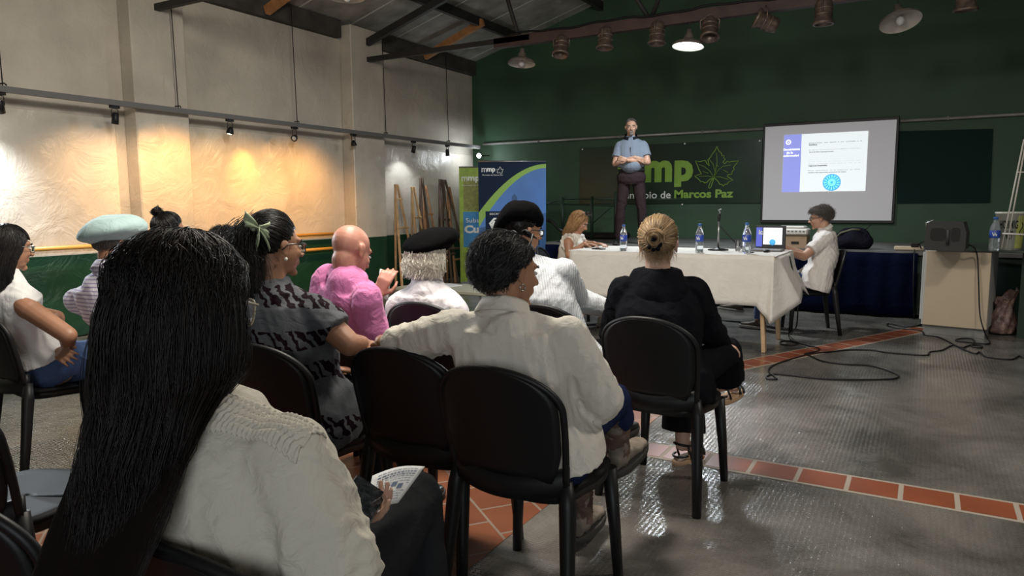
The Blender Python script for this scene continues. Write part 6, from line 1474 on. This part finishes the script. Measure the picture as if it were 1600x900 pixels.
# ---- 12 blonde woman at the left end of the table
rs = np.random.RandomState(12)
B = pose(-3.44, 7.28, 14, face=2, fpitch=-30, froll=0, female=True, head=None, lean=(0, .06), W=dict(head=at(905, 347, d=7.80)))
B.nb = B.head+A3(-.05, 0, -.125); B.sho = B.nb+A3(-.02, 0, -.075); B.shR = B.sho+A3(.02, -.165, -.01); B.shL = B.sho+A3(-.02, .165, -.01); B.chest = B.sho*.62+B.pel*.38; B.waist = B.sho*.28+B.pel*.72
B.elR = B.shR+A3(.03, -.04, -.23); B.wrR = A3(-3.17, 7.05, .925); B.elL = A3(-3.30, 7.42, .90); B.wrL = A3(-3.12, 7.2, .925); B.elR[2] = max(B.elR[2], .80)
p, body = person('person', 'blonde woman in a ruffled white top looking down at the left end of the table', B, S2, (-3.44, 7.28), .008, hands={'R': dict(d=A3(1, .1, 0), curl=.25), 'L': dict(d=A3(1, -.2, 0), curl=.25)}); eyes(B, body, HB, HB)
m_rf = cloth_mat('white_ruffle_cloth', (.68, .64, .58), .8, fold=20)
mb = torso(MB(), B, .012, 0); mb.ell(B.chest+B.f*.12+B.r*.06, (.07, .07, .07)); mb.ell(B.chest+B.f*.12-B.r*.06, (.07, .07, .07)); garment(p, 'ruffled_top', mb, m_rf, .009, .003, 26, 71)
for s in 'LR':
    c = getattr(B, 'sh'+s); sg = 1 if s == 'R' else -1
    def rf(u, v, c=c, sg=sg):
        a = 2*math.pi*u; k = .062+.03*v+.006*math.sin(a*11)*v; return c+B.f*k*math.cos(a)*.9+B.r*sg*(-.015+.035*v)+A3(0, 0, k*math.sin(a))
    o = MB().grid(rf, 66, 4).build('ruffle', m_rf, p, True); solidify(o, .003)
trousers(p, B, m_jean)
for s in 'LR': shoe(p, getattr(B, 'an'+s), getattr(B, 'kn'+s), B.f, m_snk, m_sole)
hp = h_fall(rs, 2600, .22, 20, vol=1.16, back=-.02, wave=.005, widen=.12, clump=50, az_min=50); n = len(hp); hair(B, p, HGB, hp, .0015, tone(rs, n, 0, 1, 1.2), grow=1.03)
glasses(B, p, m_black, mat('dark_lens', (.02, .015, .01), .1), on_head=True, w_=.056, h=.044)

# ---- 13 standing man on the stage
rs = np.random.RandomState(13)
ZS = .78
mx_, my_ = at(988, 384, z=ZS)[:2]; my_ = 9.68; mx_ = at(985, 380, y=9.68)[0]
st_ = {k: (v[0], v[1], v[2]+ZS) for k, v in dict(pel=(0, 0, .95), waist=(0, .0, 1.10), chest=(0, -.01, 1.26), sho=(0, -.02, 1.42), nb=(0, -.015, 1.485), head=(0.01, .03, 1.635), shL=(-.160, -.02, 1.385), shR=(.160, -.02, 1.385), elL=(-.225, .06, 1.15), elR=(.225, .06, 1.14), wrL=(.05, .22, 1.17), wrR=(-.05, .18, 1.21), hiL=(-.09, 0, .93), hiR=(.09, 0, .93), knL=(-.15, .02, .50), knR=(.14, .02, .50), anL=(-.19, -.02, .09), anR=(.165, -.02, .09)).items()}
B = pose(mx_, my_, -70, face=-66, fpitch=-6, froll=-2, girth=1.10, **st_)
B.toeL = nrm(B.f-B.r*.35); B.toeR = nrm(B.f+B.r*.25)
fit_neck(B, .035); B.waist = B.waist+B.f*.03; B.chest = B.chest+B.f*.02
p, body = person('person', 'grey-haired man in a light blue polo and dark trousers standing on stage with folded arms', B, S1, (mx_, my_, ZS), .0065, hands={'L': dict(d=B.r*.9+A3(0, 0, .25), n=B.f, curl=.5), 'R': dict(d=-B.r*.9-A3(0, 0, .35), n=B.f, curl=.5)})
eyes(B, body, HB, HGM)
m_po = cloth_mat('light_blue_polo', (.155, .185, .235), .85, weave=600, fold=10, strength=.4, noise=.06)
def belly(mb): mb.ell(B.waist+B.f*.045+A3(0, 0, .03), (.155, .155, .13))
shirt(p, B, m_po, (.68, .68), .016, 'polo_shirt', seed=81, amp=.0025, extra=belly, z0=3); m_dc = cloth_mat('dark_collar_cloth', (.01, .011, .014), .8); collar(p, B, m_dc, .078, .036, openf=.35)
MB().box(B.chest+B.f*.142+A3(0, 0, .07), (.022, .012, .13), np.array((B.r, B.f, (0, 0, 1))).T, bev=.003).build('placket', m_po, p, True)
trousers(p, B, m_bt, .016, .012, .99)
bt_ = MB(); up = A3(0, 0, 1); c = B.pel+A3(0, 0, .09); bt_.rings([oring(c+up*z, B.r, B.f, .190, .136, 40, .9) for z in (-.018, .018)]); bt_.build('belt', m_bs, p, True); MB().box(c+B.f*.140, (.045, .012, .032), np.array((B.r, B.f, (0, 0, 1))).T, bev=.004).build('belt_buckle', MATS['silver'], p, True)
for s in 'LR': shoe(p, getattr(B, 'an'+s), getattr(B, 'kn'+s), getattr(B, 'toe'+s), m_bs, m_bsole)
lo13 = lambda az: np.interp(az, [0, 25, 50, 78, 92, 110, 180], [52, 46, 38, 6, -8, -30, -44]); hp = h_short(rs, 1800, .3, .006, 6, part=A3(.0, .5, .9), lo=lo13); hair(B, p, HGM, hp, .0013, tone(rs, len(hp), 0, 1), lo=lo13)
gt = np.stack([toworld(B, A3(x, .092-.3*x*x*6, z))+np.outer(np.linspace(0, 1, 4), B.frame @ A3(0, .004, -.010)) for x, z in [(rs.uniform(-.026, .026), rs.uniform(-.052, -.044)) for _ in range(220)]+[(rs.uniform(-.022, .022), rs.uniform(-.095, -.072)) for _ in range(260)]]); link('goatee', curves_mesh('goatee', gt, .0012, HGM, tone(rs, len(gt), .4, 1)), p, True)

# ---- 14 man at the laptop
rs = np.random.RandomState(14)
B = pose(-1.03, 8.02, 196, face=186, fpitch=-8, girth=1.10, head=None, W=dict(head=at(1281, 341, d=7.62)))
B.nb = B.head+A3(.055, .0, -.125); B.sho = B.nb+A3(.015, 0, -.06); B.shL = B.sho+A3(.03, -.175, -.015); B.shR = B.sho+A3(-.03, .175, -.015); B.chest = B.sho*.60+B.pel*.40+A3(.03, 0, 0); B.waist = B.sho*.28+B.pel*.72+A3(.03, 0, 0)
B.elL = at(1256, 401, d=7.38); B.wrL = at(1214, 391, d=7.26); B.elR = B.shR+A3(-.12, .04, -.24); B.wrR = A3(-1.35, 7.75, .94)
B.knL = A3(-1.47, 7.90, .52); B.anL = A3(-1.56, 8.0, .10); B.knR = A3(-1.47, 8.10, .56); B.anR = at(1152, 474, y=8.3); B.toeL = A3(-1, .1, 0); B.toeR = A3(-1, .05, .05)
B.anL = at(1186, 500, z=.10); 
p, body = person('person', 'grey-haired man in white shirt and glasses seated at the laptop', B, S1, (-1.03, 8.02), .007, hands={'L': dict(d=A3(-1, .05, -.15), n=A3(0, 0, 1), curl=.6), 'R': dict(d=A3(-1, -.2, -.1), curl=.5)}); eyes(B, body, HB, HGM)
m_w3 = cloth_mat('white_polo', (.64, .60, .57), .8, fold=14, strength=.5, noise=.03); shirt(p, B, m_w3, (.72, .72), .020, seed=91, amp=.0045, ex=1.3); collar(p, B, m_w3, .072, .034); trousers(p, B, m_jean, .012)
for s in 'LR': shoe(p, getattr(B, 'an'+s), getattr(B, 'kn'+s), getattr(B, 'toe'+s), m_brs, m_sole)
hp = h_short(rs, 3400, .55, .028, 9, part=A3(.1, .2, 1), curl=.013); hair(B, p, HGM, hp, .0016, tone(rs, len(hp), .3, 1)); glasses(B, p, m_black, w_=.050, h=.032)
wv_ = B.wrL+nrm(B.elL-B.wrL)*.03; u, v, d = basis(B.elL-B.wrL); MB().lathe([(.034, -.012), (.037, -.01), (.037, .01), (.034, .012)], wv_, d, 20, cap=False).build('wrist_watch', m_bs, p, True)
